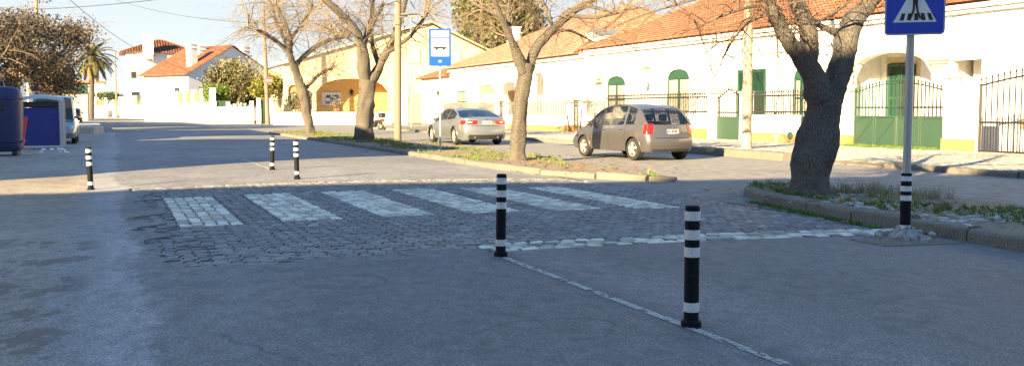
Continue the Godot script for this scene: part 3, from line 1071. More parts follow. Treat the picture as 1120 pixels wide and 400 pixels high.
func build_villa_one() -> void:
	var X := 27.3
	var zN := -14.0
	var zF := -55.6
	var h := thing("villa", "white villa with long orange tiled hip roof and arched green shuttered windows", "house", Vector3(X, 0, -35))
	h.position = Vector3.ZERO
	var wm := MB.new()
	var S := Vector3(0, 0, 1)          # along the wall from its far end; outside is -x
	var op := func(u0, u1, y0, y1, rise):
		var a: float = on_x(u0, 100, X).z - zF
		var b: float = on_x(u1, 100, X).z - zF
		return {a = min(a, b), b = max(a, b), y0 = y0, y1 = y1, rise = rise}
	var ops := [op.call(664, 684, 0.95, 3.30, .42), op.call(697, 714, 3.35, 3.72, .3), op.call(730, 754, 0.95, 3.45, .42), op.call(808, 838, 1.0, 3.15, 0.0),
		op.call(868, 884, 1.0, 3.1, .4), op.call(930, 1019, .35, 3.52, .85), op.call(1040, 1074, .35, 3.08, 0.0)]
	facade(wm, Vector3(X, 0, zF), S, zN - zF, 0.0, 5.0, ops, 0.32)
	part(h, "wall", wm, M["white_plaster"])
	wm = MB.new()
	facade(wm, Vector3(X, 0, zF) + Vector3(13.0, 0, 0), Vector3(-1, 0, 0), 13.0 - 0.325, 0.0, 4.97, [], 0.3)
	part(h, "side_wall", wm, M["white_plaster"])
	wm = MB.new()
	facade(wm, Vector3(X + .325, 0, zN), Vector3(1, 0, 0), 12.6, 0.0, 4.97, [], 0.3)
	wm.quad(Vector3(X + 13, 0, zN), Vector3(X + 13, 0, zF), Vector3(X + 13, 4.97, zF), Vector3(X + 13, 4.97, zN))
	part(h, "side_wall", wm, M["white_plaster"])
	# porch
	var pm := MB.new()
	var a0: float = zF + ops[5].a - .5
	var b0: float = zF + ops[5].b + .5
	pm.box(Vector3(X + 2.0, 1.9, (a0 + b0) * .5), Vector3(.1, 3.8, b0 - a0))
	pm.box(Vector3(X + 1.15, 1.9, a0), Vector3(1.6, 3.8, .1))
	pm.box(Vector3(X + 1.15, 1.9, b0), Vector3(1.6, 3.8, .1))
	pm.box(Vector3(X + 1.15, 3.85, (a0 + b0) * .5), Vector3(1.6, .1, b0 - a0 + .1))
	pm.box(Vector3(X + 1.15, .27, (a0 + b0) * .5), Vector3(1.6, .12, b0 - a0 - .12))
	part(h, "porch", pm, M["white_plaster"])
	pm = MB.new()
	var a1: float = zF + ops[6].a - .1
	var b1: float = zF + ops[6].b + .1
	pm.box(Vector3(X + 1.2, 1.9, (a1 + b1) * .5), Vector3(.1, 3.6, b1 - a1))
	pm.box(Vector3(X + .74, 3.6, (a1 + b1) * .5), Vector3(.8, .1, b1 - a1))
	pm.box(Vector3(X + .74, 1.9, b1 + .06), Vector3(.8, 3.6, .1))
	part(h, "niche", pm, M["white_plaster"])
	# beige arch band
	var am := MB.new()
	var ao: Dictionary = ops[5]
	var zc: float = zF + (ao.a + ao.b) * .5
	var hw: float = (ao.b - ao.a) * .5
	for i in 16:
		var t0 := PI * i / 16.0
		var t1 := PI * (i + 1) / 16.0
		var p := func(t, k): return Vector3(X - .012, 3.52 - .85 + sin(t) * (.85 + k), zc - cos(t) * (hw + k))
		am.quad(p.call(t0, 0), p.call(t1, 0), p.call(t1, .16), p.call(t0, .16))
	part(h, "arch_band", am, M["beige_trim"])
	# porch door with green shutters
	var dz: float = on_x(973, 100, X + 1.9).z
	var dz2: float = on_x(1001, 100, X + 1.9).z
	shutter_window(h, X + 1.8, dz2, dz, .5, 3.15, 0.0, false, 0.04)
	var surround := MB.new()
	surround.box(Vector3(X + 1.935, 1.95, dz - .12), Vector3(.03, 3.0, .2)); surround.box(Vector3(X + 1.935, 1.95, dz2 + .12), Vector3(.03, 3.0, .2))
	surround.box(Vector3(X + 1.935, 3.34, (dz + dz2) * .5), Vector3(.03, .22, dz2 - dz + .04))
	part(h, "door_surround", surround, M["beige_trim"])
	# capitals beside the porch arch
	for u in [928, 1029]:
		var z: float = on_x(u, 100, X).z
		var cm := MB.new()
		cm.bbox(Vector3(X - .06, 2.92, z), Vector3(.16, .10, .62), .02); cm.bbox(Vector3(X - .09, 3.03, z), Vector3(.22, .10, .74), .02); cm.bbox(Vector3(X - .12, 3.13, z), Vector3(.28, .08, .86), .02)
		part(h, "capital", cm, M["beige_trim"])
		var pm2 := MB.new()
		pm2.box(Vector3(X - .03, 1.55, z), Vector3(.10, 2.62, .5))
		part(h, "pilaster", pm2, M["white_plaster"])
	# windows
	shutter_window(h, X, zF + ops[0].b, zF + ops[0].a, .95, 3.30, .42, true)
	shutter_window(h, X, zF + ops[2].b, zF + ops[2].a, .95, 3.45, .42, true)
	shutter_window(h, X, zF + ops[3].b, zF + ops[3].a, 1.0, 3.15, 0.0, false, -.02)
	shutter_window(h, X, zF + ops[4].b, zF + ops[4].a, 1.0, 3.1, .4, true)
	var nm := MB.new()
	nm.box(Vector3(X + .30, 3.55, zF + (ops[1].a + ops[1].b) * .5), Vector3(.04, .5, ops[1].b - ops[1].a + .1))
	part(h, "lunette", nm, M["beige_trim"])
	# cornice and gutter
	var co := MB.new()
	co.box(Vector3(X - .10, 4.72, (zN + zF) * .5), Vector3(.2, .14, zN - zF + .2)); co.box(Vector3(X - .17, 4.86, (zN + zF) * .5), Vector3(.34, .14, zN - zF + .3))
	part(h, "cornice", co, M["white_plaster"])
	hip_roof(h, X - .42, X + 13.4, zN + .4, zF - .4, 5.0, .49)
	var dp := MB.new()
	var pz: float = on_x(661, 100, X).z
	dp.tube([Vector3(X - .06, .1, pz), Vector3(X - .06, 4.6, pz)], [.05, .05], 8)
	part(h, "downpipe", dp, M["white_iron"])
	# wall lamp on a bracket
	var wl := thing("wall_lamp", "small wrought wall lantern between the two arched windows", "lamp", on_x(711, 92, X - .02))
	var lm := MB.new()
	lm.tube([Vector3(0, .25, 0), Vector3(-.25, .35, 0), Vector3(-.3, .2, 0)], [.02, .02, .02], 5)
	part(wl, "bracket", lm, M["beige_trim"])
	lm = MB.new()
	lm.lathe(Vector3(-.3, -.25, 0), [Vector2(.03, 0), Vector2(.13, .05), Vector2(.17, .35), Vector2(.05, .46), Vector2(.0, .5)], 6)
	part(wl, "lantern", lm, M["beige_trim"])

func simple_chimney(h: Node, p: Vector3, w: float, tall: float) -> void:
	var m := MB.new()
	m.bbox(p + Vector3(0, tall * .5, 0), Vector3(w, tall, w), .02)
	m.bbox(p + Vector3(0, tall - .38, 0), Vector3(w + .16, .1, w + .16), .02)
	m.bbox(p + Vector3(0, tall + .05, 0), Vector3(w + .2, .12, w + .2), .02)
	part(h, "chimney", m, M["white_plaster"])

func build_villa_two() -> void:
	var X := 27.35
	var zN := -56.3
	var zF := -83.0
	var h := thing("villa", "white villa with orange hip roof, pillared porch and brown doors behind slim trunk", "house")
	var op := func(u0, u1, y0, y1, rise):
		return {a = on_x(u0, 100, X).z - zF, b = on_x(u1, 100, X).z - zF, y0 = y0, y1 = y1, rise = rise}
	var ops := [op.call(500, 511, 1.1, 2.9, 0.0), op.call(520, 541, .3, 3.3, 0.35), op.call(546, 566, .3, 3.4, 0.35), op.call(570, 579, 1.2, 3.2, .3), op.call(583, 595, .4, 3.9, .6)]
	var wm := MB.new()
	facade(wm, Vector3(X, 0, zF), Vector3(0, 0, 1), zN - zF, 0.0, 4.8, ops, 0.3)
	part(h, "wall", wm, M["white_plaster"])
	wm = MB.new()
	facade(wm, Vector3(X + 16, 0, zF), Vector3(-1, 0, 0), 15.695, 0.0, 4.78, [], 0.3)
	part(h, "side_wall", wm, M["white_plaster"])
	wm = MB.new()
	facade(wm, Vector3(X + .305, 0, zN), Vector3(1, 0, 0), 15.7, 0.0, 4.78, [], 0.3)
	part(h, "side_wall", wm, M["white_plaster"])
	var pm := MB.new()
	var a: float = zF + ops[1].a - .6
	var b: float = zF + ops[4].b + .6
	pm.box(Vector3(X + 1.9, 2.2, (a + b) * .5), Vector3(.1, 4.4, b - a))
	pm.box(Vector3(X + 1.05, 4.3, (a + b) * .5), Vector3(1.5, .1, b - a)); pm.box(Vector3(X + 1.05, .2, (a + b) * .5), Vector3(1.5, .2, b - a))
	pm.box(Vector3(X + 1.05, 2.2, a), Vector3(1.5, 4.2, .1)); pm.box(Vector3(X + 1.05, 2.2, b), Vector3(1.5, 4.2, .1))
	part(h, "porch", pm, M["white_plaster"])
	for u in [530, 556]:
		var z: float = on_x(u + 4, 100, X + 1.85).z
		var dm := MB.new()
		dm.bbox(Vector3(X + 1.80, 1.55, z), Vector3(.08, 2.5, 1.3), .02)
		for k in 2: dm.bbox(Vector3(X + 1.75, 1.0 + k * 1.1, z), Vector3(.04, .8, .9), .015)
		part(h, "door", dm, M["door_brown"])
	for u in [543, 568]:
		var z: float = on_x(u, 100, X).z
		var cm := MB.new()
		cm.bbox(Vector3(X - .05, 2.95, z), Vector3(.2, .12, .7), .02); cm.bbox(Vector3(X - .08, 3.08, z), Vector3(.26, .12, .9), .02)
		part(h, "capital", cm, M["white_plaster"])
	var z5: float = on_x(505, 100, X).z
	shutter_window(h, X, zF + ops[0].b, zF + ops[0].a, 1.1, 2.9, 0.0, true)
	var gm := MB.new()
	gm.box(Vector3(X + .2, 2.1, zF + (ops[4].a + ops[4].b) * .5), Vector3(.05, 3.6, .12))
	part(h, "mullion", gm, M["grey_metal"])
	var co := MB.new()
	co.box(Vector3(X - .12, 4.66, (zN + zF) * .5), Vector3(.24, .22, zN - zF + .1))
	part(h, "cornice", co, M["white_plaster"])
	hip_roof(h, X - .45, X + 16.4, zN - .5, zF - .5, 4.8, .465, "roof", .24, .13)
	simple_chimney(h, Vector3(31.5, 5.8, -78.6), .85, 2.3)
	# tank on the roof
	var tk := thing("roof_tank", "white roof box with grey panel beside the tiled ridge", "tank", pix(656, 44, 65.3))
	var tm := MB.new()
	tm.bbox(Vector3(0, .0, 0), Vector3(1.5, .9, 1.0), .04)
	part(tk, "box", tm, M["white_plaster"])
	tm = MB.new()
	tm.box(Vector3(.3, .56, .1), Vector3(1.9, .05, 1.1), Basis(Vector3.RIGHT, .35))
	part(tk, "panel", tm, M["grey_metal"])
	var ac := thing("wall_unit", "small beige wall box with bracket near villa corner", "wall box", on_x(653, 84, 27.1))
	tm = MB.new()
	tm.bbox(Vector3(0, .1, 0), Vector3(.3, .5, .55), .03)
	part(ac, "casing", tm, M["beige_trim"])
	tm = MB.new()
	tm.bbox(Vector3(-.02, -.28, .05), Vector3(.32, .12, .8), .02)
	part(ac, "bracket", tm, M["beige_trim"])
	# small annex house further on
	var an := thing("annex", "low white house with narrow tiled eave beside the side street", "house")
	var m := MB.new()
	m.box(Vector3(31.5, 2.1, -88.0), Vector3(8.0, 4.2, 8.5))
	part(an, "wall", m, M["white_plaster"])
	hip_roof(an, 27.1, 36.0, -83.6, -92.6, 4.2, .40, "roof", .3)
	m = MB.new()
	m.box(Vector3(27.46, 2.2, -86.5), Vector3(.06, 1.6, 1.3))
	part(an, "window", m, M["window_dark"])

# ---------------------------------------------------------------- garden walls, railings, gates
func pillar(parent: Node, z: float, w: float, tall: float, X: float, mt := "white_plaster", yellow := true) -> void:
	var m := MB.new()
	m.bbox(Vector3(X, tall * .5, z), Vector3(w, tall, w), .015)
	var p := part(parent, "pillar", m, M[mt])
	m = MB.new()
	m.bbox(Vector3(X, tall + .03, z), Vector3(w + .12, .08, w + .12), .02)
	m.lathe(Vector3(X, tall + .06, z), [Vector2(w * .5, 0), Vector2(w * .5, .08), Vector2(.05, .32), Vector2(.07, .36), Vector2(.0, .42)], 8)
	part(p, "cap", m, M["grey_stone"])
	if yellow:
		m = MB.new()
		m.box(Vector3(X, .24, z), Vector3(w + .02, .48, w + .02))
		part(p, "plinth", m, M["yellow_paint"])

func bars(parent: Node, X: float, z0: float, z1: float, y0: float, top: Callable, gap: float, mt: String, thick := .032, tip := true) -> void:
	var bm := MB.new()
	bm.box(Vector3(0, .5, 0), Vector3(thick, 1, thick))
	var m := bm.mesh(M[mt])
	var tm := MB.new()
	tm.lathe(Vector3.ZERO, [Vector2(thick * .6, 0), Vector2(thick * 1.5, .05), Vector2(0, .16)], 4)
	var tmesh := tm.mesh(M[mt])
	var n := int(max(1, round((z1 - z0) / gap)))
	for i in n + 1:
		var z: float = lerp(z0, z1, float(i) / n)
		var y: float = top.call(float(i) / n)
		var b := piece(parent, "bar", m, Transform3D(Basis.from_scale(Vector3(1, y - y0, 1)), Vector3(X, y0, z)))
		if tip:
			piece(parent, "tip", tmesh, Transform3D(Basis(), Vector3(X, y, z)))

func rail(parent: Node, pts: Array, mt: String, r := .032) -> void:
	var m := MB.new()
	var rr := []
	for p in pts: rr.append(r)
	m.tube(pts, rr, 6)
	part(parent, "rail", m, M[mt])

func wall_piece(X: float, z0: float, z1: float, tall: float, yellow: float, label: String) -> Node3D:
	# low garden wall, z0 > z1
	var w := thing("garden_wall", label, "wall", Vector3.ZERO, 0, "low walls before the villas")
	var m := MB.new()
	m.bbox(Vector3(X, tall * .5, (z0 + z1) * .5), Vector3(.24, tall, z0 - z1), .01)
	part(w, "wall", m, M["white_plaster"])
	m = MB.new()
	m.bbox(Vector3(X, tall + .03, (z0 + z1) * .5), Vector3(.32, .06, z0 - z1), .012)
	part(w, "coping", m, M["white_plaster"])
	if yellow > 0:
		m = MB.new()
		m.box(Vector3(X, yellow * .5, (z0 + z1) * .5), Vector3(.26, yellow, z0 - z1 - .01))
		part(w, "painted_base", m, M["yellow_paint"])
	return w

func build_front_walls() -> void:
	var X := 24.35
	# wall with black railing, from the green gate towards the small gate
	var runs := [[-28.95, -34.75, "low white wall with yellow base and dark railing between two green gates"], [-37.6, -47.5, "low white wall with yellow base and dark railing beyond small pointed gate"]]
	for r in runs:
		var w := wall_piece(X, r[0], r[1], 1.10, .45, r[2])
		rail(w, [Vector3(X, 1.28, r[0]), Vector3(X, 1.28, r[1])], "iron_black")
		rail(w, [Vector3(X, 1.92, r[0]), Vector3(X, 1.92, r[1])], "iron_black")
		bars(w, X, r[1] + .08, r[0] - .08, 1.14, func(_t): return 2.02, .145, "iron_black")
		var sc := MB.new()      # row of scrolls low in the railing
		var z: float = r[1] + .5
		while z < r[0] - .3:
			for s in [-1.0, 1.0]:
				var pts := []
				for k in 9:
					var a := TAU * k / 9.0 * 1.1
					pts.append(Vector3(X, 1.21 + .06 * sin(a), z + s * .12 + s * .08 * cos(a)))
				sc.tube(pts, [.014, .014, .014, .014, .014, .014, .014, .014, .014], 4)
			z += .8
		part(w, "scrollwork", sc, M["iron_black"])
	var w0: Node3D = get_node("garden_wall")
	for z in [-31.2, -32.7]:
		var m := MB.new()
		m.box(Vector3(X - .135, .56, z), Vector3(.03, 1.08, .22 if z < -32 else .3))
		part(w0, "strip", m, M["grey_stone"])
	var vm := MB.new()
	vm.lathe(Vector3(X - .14, .38, -31.85), [Vector2(.0, -.01), Vector2(.16, 0), Vector2(.16, .03), Vector2(0, .04)], 16, Basis(Vector3.BACK, PI / 2))
	part(w0, "round_vent", vm, M["green_paint"])
	# small pointed gate between two pillars
	var sg := thing("garden_gate", "small green garden gate with pointed bars between capped pillars", "gate")
	pillar(sg, -34.95, .42, 2.05, X, "white_plaster", false)
	pillar(sg, -37.35, .42, 2.05, X, "white_plaster", false)
	var gm := MB.new()
	gm.bbox(Vector3(X, .58, -36.15), Vector3(.05, 1.0, 1.9), .01)
	part(sg, "panel", gm, M["green_paint"])
	var pk := func(t): return 1.85 + .42 * (1.0 - absf(2.0 * t - 1.0))
	bars(sg, X, -37.05, -35.25, 1.08, pk, .15, "iron_black")
	rail(sg, [Vector3(X, 1.80, -37.1), Vector3(X, 2.24, -36.15), Vector3(X, 1.80, -35.2)], "iron_black", .025)
	rail(sg, [Vector3(X, 1.25, -37.1), Vector3(X, 1.25, -35.2)], "iron_black")
	# meter cabinet
	var mc := thing("meter_cabinet", "pale blue and yellow masonry meter cabinet beside small gate", "cabinet", Vector3(X - .42, 0.11, -38.75))
	var cm := MB.new()
	cm.bbox(Vector3(0, .48, 0), Vector3(.5, .96, 2.0), .02)
	part(mc, "body", cm, mat("cabinet_paint", lin(.62, .70, .74), .8))
	cm = MB.new()
	cm.box(Vector3(0, .22, 0), Vector3(.515, .44, 2.015))
	part(mc, "painted_base", cm, M["yellow_paint"])
	cm = MB.new()
	cm.box(Vector3(-.252, .80, .25), Vector3(.02, .11, .55))
	part(mc, "slot", cm, M["dark_plastic"])
	cm = MB.new()
	cm.bbox(Vector3(.0, .99, 0), Vector3(.6, .06, 2.1), .015)
	part(mc, "lid", cm, M["white_plaster"])
	# big green double gate
	var gg := thing("double_gate", "wide green sheet metal double gate with arched row of bars", "gate")
	var zl := -28.45
	var zr := -24.30
	for s in 2:
		var a: float = zl if s == 0 else (zl + zr) * .5 + .015
		var b: float = (zl + zr) * .5 - .015 if s == 0 else zr
		var lm := MB.new()
		lm.bbox(Vector3(X, .64, (a + b) * .5), Vector3(.05, 1.06, b - a), .01)
		var leaf := part(gg, "leaf", lm, M["green_paint"])
		for k in 2:
			var c0: float = lerp(a, b, k * .5) + .05
			var c1: float = lerp(a, b, k * .5 + .5) - .05
			var fm := MB.new()
			fm.bbox(Vector3(X - .035, .14, (c0 + c1) * .5), Vector3(.03, .06, c1 - c0), .005); fm.bbox(Vector3(X - .035, 1.13, (c0 + c1) * .5), Vector3(.03, .06, c1 - c0), .005)
			fm.bbox(Vector3(X - .037, .64, c0), Vector3(.03, 1.02, .05), .005); fm.bbox(Vector3(X - .037, .64, c1), Vector3(.03, 1.02, .05), .005)
			fm.tube([Vector3(X - .03, .18, c0 if s == 0 else c1), Vector3(X - .03, 1.1, c1 if s == 0 else c0)], [.012, .012], 4)
			part(leaf, "frame", fm, M["green_paint"])
		var tp := func(t): return 2.0 + .30 * sin(PI * (t * .5 if s == 0 else .5 + t * .5))
		bars(leaf, X, a + .05, b - .05, 1.16, tp, .17, "shutter_green" if s == 0 else "iron_black", .034)
		var pts := []
		for k in 9: pts.append(Vector3(X, float(tp.call(k / 8.0)) - .03, lerp(a, b, k / 8.0)))
		rail(leaf, pts, "shutter_green" if s == 0 else "iron_black", .024)
		rail(leaf, [Vector3(X, 1.45, a), Vector3(X, 1.45, b)], "shutter_green" if s == 0 else "iron_black")
		var sm := MB.new()
		sm.box(Vector3(X, 1.1, a + .02 if s == 0 else b - .02), Vector3(.06, 2.0, .06))
		part(leaf, "stile", sm, M["green_paint"])
	for zz in [-28.72, -23.95]:
		var gp := thing("gate_pillar", "white gate pillar with yellow foot " + ("and stone lantern cap beside green gate" if zz > -25 else "between railing and green gate"), "pillar")
		if zz > -25:
			var m := MB.new()
			m.bbox(Vector3(X, 1.05, zz + .02), Vector3(.36, 2.1, .6), .015)
			m.bbox(Vector3(X + .05, 1.0, zz + .62), Vector3(.26, 2.0, .68), .01)
			var p := part(gp, "pillar", m, M["white_plaster"])
			m = MB.new()
			m.bbox(Vector3(X, 2.13, zz), Vector3(.44, .08, .5), .015)
			m.lathe(Vector3(X, 2.17, zz), [Vector2(.20, 0), Vector2(.20, .16), Vector2(.27, .18), Vector2(.08, .40), Vector2(.0, .46)], 8)
			part(p, "lantern_cap", m, M["grey_stone"])
			m = MB.new()
			m.box(Vector3(X - .002, .24, zz + .30), Vector3(.38, .48, 1.24))
			part(p, "plinth", m, M["yellow_paint"])
		else:
			pillar(gp, zz, .40, 2.0, X)
	# dark arched driveway gate
	var bg := thing("driveway_gate", "tall dark iron driveway gate with arched top and open bars", "gate")
	var za := -22.95
	var zb := -17.5
	var tp2 := func(t): return 2.1 + .32 * sin(PI * clamp(t, 0, 1))
	bars(bg, X, za, zb, .14, func(t): return float(tp2.call(t)) + .12, .21, "iron_black", .03)
	bars(bg, X, za + .1, zb - .1, .14, func(_t): return 1.05, .21, "iron_black", .02)
	var pts := []
	for k in 13: pts.append(Vector3(X, float(tp2.call(k / 12.0)), lerp(za, zb, k / 12.0)))
	rail(bg, pts, "iron_black", .03)
	rail(bg, [Vector3(X, .14, za), Vector3(X, .14, zb)], "iron_black", .03)
	rail(bg, [Vector3(X, 1.0, za), Vector3(X, 1.0, zb)], "iron_black", .034)
	rail(bg, [Vector3(X, .1, za), Vector3(X, 2.15, za)], "iron_black", .04)
	# yard wall with yellow band seen through that gate
	var yw := thing("yard_wall", "white yard wall with yellow band seen through dark driveway gate", "wall")
	var m2 := MB.new()
	m2.box(Vector3(26.9, .75, -19), Vector3(.2, 1.5, 9.2))
	part(yw, "wall", m2, M["white_plaster"])
	m2 = MB.new()
	m2.box(Vector3(26.9, .92, -19), Vector3(.22, .34, 9.2))
	part(yw, "band", m2, M["yellow_paint"])
	# white picket walls of the second villa
	var pr := [[-47.6, -49.9, "short white picket wall beside ivy grown gate"], [-52.1, -61.5, "white picket wall with yellow base before second villa"], [-63.8, -75.5, "white picket wall continuing to the side street"]]
	for r in pr:
		var w := wall_piece(X, r[0], r[1], .95, .42 if r[1] > -62 else 0.0, r[2])
		rail(w, [Vector3(X, 1.15, r[0]), Vector3(X, 1.15, r[1])], "white_iron", .025)
		rail(w, [Vector3(X, 1.65, r[0]), Vector3(X, 1.65, r[1])], "white_iron", .025)
		bars(w, X - .03, r[1] + .1, r[0] - .1, 1.0, func(_t): return 1.85, .24, "picket_grey", .06, false)
		bars(w, X + .03, r[1] + .22, r[0] - .2, 1.0, func(_t): return 1.72, .24, "iron_brown", .03, false)
	var wn: Node3D = get_node("garden_wall_003")
	var bp := MB.new()
	bp.box(Vector3(X - .135, .72, -53.8), Vector3(.02, .5, .7))
	part(wn, "patch", bp, M["cabinet_paint"])
	for e in [[-50.05, -51.95, "narrow iron gate grown through with green creeper"], [-61.7, -63.6, "brown iron gate before the pillared porch"]]:
		var g := thing("garden_gate", e[2], "gate")
		pillar(g, e[0] - .1, .5, 1.75, X, "white_plaster", e[0] > -55)
		pillar(g, e[1] + .1, .5, 1.75, X, "white_plaster", e[0] > -55)
		bars(g, X, e[1] + .4, e[0] - .4, .2, func(_t): return 1.8, .12, "iron_brown", .025)
		rail(g, [Vector3(X, .4, e[1] + .35), Vector3(X, .4, e[0] - .35)], "iron_brown"); rail(g, [Vector3(X, 1.6, e[1] + .35), Vector3(X, 1.6, e[0] - .35)], "iron_brown")
	var cr := thing("creeper", "green creeper growing up behind the narrow iron gate", "plant")
	var fm := MB.new()
	leaves(fm, Vector3(X + .5, 1.0, -51), Vector3(.3, 1.0, .9), 900, .07, C3(.05, .10, .02), C3(.12, .17, .05), 31)
	part(cr, "foliage", fm, M["leaf"])


# ---------------------------------------------------------------- foliage
func leaves(m: MB, c: Vector3, r: Vector3, n: int, size: float, c0: Color, c1: Color, sd: int, shell := 0.35, hang := 0.0) -> void:
	var q := RandomNumberGenerator.new()
	q.seed = sd
	var f := FastNoiseLite.new()
	f.seed = sd; f.frequency = 1.6 / max(0.2, (r.x + r.y + r.z) / 3.0)
	var made := 0
	var tries := 0
	while made < n and tries < n * 6:
		tries += 1
		var d := Vector3(q.randfn(), q.randfn(), q.randfn()).normalized()
		var k := pow(q.randf(), shell)
		var wob := 1.0 + 0.55 * f.get_noise_3d(c.x + d.x * r.x, c.y + d.y * r.y, c.z + d.z * r.z)
		var p := c + d * r * k * wob
		if f.get_noise_3d(p.x * 2.2, p.y * 2.2, p.z * 2.2 + 50.0) < -0.12: continue
		made += 1
		var s := size * q.randf_range(.6, 1.3)
		var a := Vector3(q.randfn(), q.randfn(), q.randfn()).normalized()
		if hang > 0: a = (a * (1.0 - hang) + Vector3.DOWN * hang).normalized()
		var b := a.cross(Vector3(q.randfn(), q.randfn(), q.randfn())).normalized() * s * .5
		m.col = c0.lerp(c1, q.randf())
		var t := p + a * s
		var mid := p + a * s * .5
		m.tri(p, mid + b, t); m.tri(p, t, mid - b)

func bush(called: String, label: String, p: Vector3, r: Vector3, n: int, size: float, c0: Color, c1: Color, sd: int, stem := 0.5, lobes := 5) -> Node3D:
	var o := thing(called, label, "tree" if called.ends_with("tree") else "shrub", Vector3(p.x, 0, p.z))
	var q := RandomNumberGenerator.new()
	q.seed = sd
	var m := MB.new()
	leaves(m, Vector3(0, p.y, 0), r * .85, n / 2, size, c0, c1, sd)
	for i in lobes:
		var a := TAU * i / lobes + q.randf()
		leaves(m, Vector3(cos(a) * r.x * .55, p.y + q.randf_range(-.35, .5) * r.y, sin(a) * r.z * .55), r * q.randf_range(.35, .6), n / (2 * lobes), size, c0, c1, sd + i + 1)
	part(o, "crown", m, M["leaf"])
	m = MB.new()
	m.tube([Vector3(0, -.05, 0), Vector3(.05, p.y * .5, 0), Vector3(-.05, p.y, .1)], [stem * .5, stem * .4, stem * .2], 7)
	for i in 5:
		var a := TAU * i / 5.0 + .4
		m.tube([Vector3(0, p.y * .55, 0), Vector3(cos(a) * r.x * .3, p.y * .9, sin(a) * r.z * .3), Vector3(cos(a) * r.x * .6, p.y + r.y * .3, sin(a) * r.z * .6)], [stem * .22, stem * .14, stem * .05], 5)
	part(o, "trunk", m, M["bark_grey"])
	return o

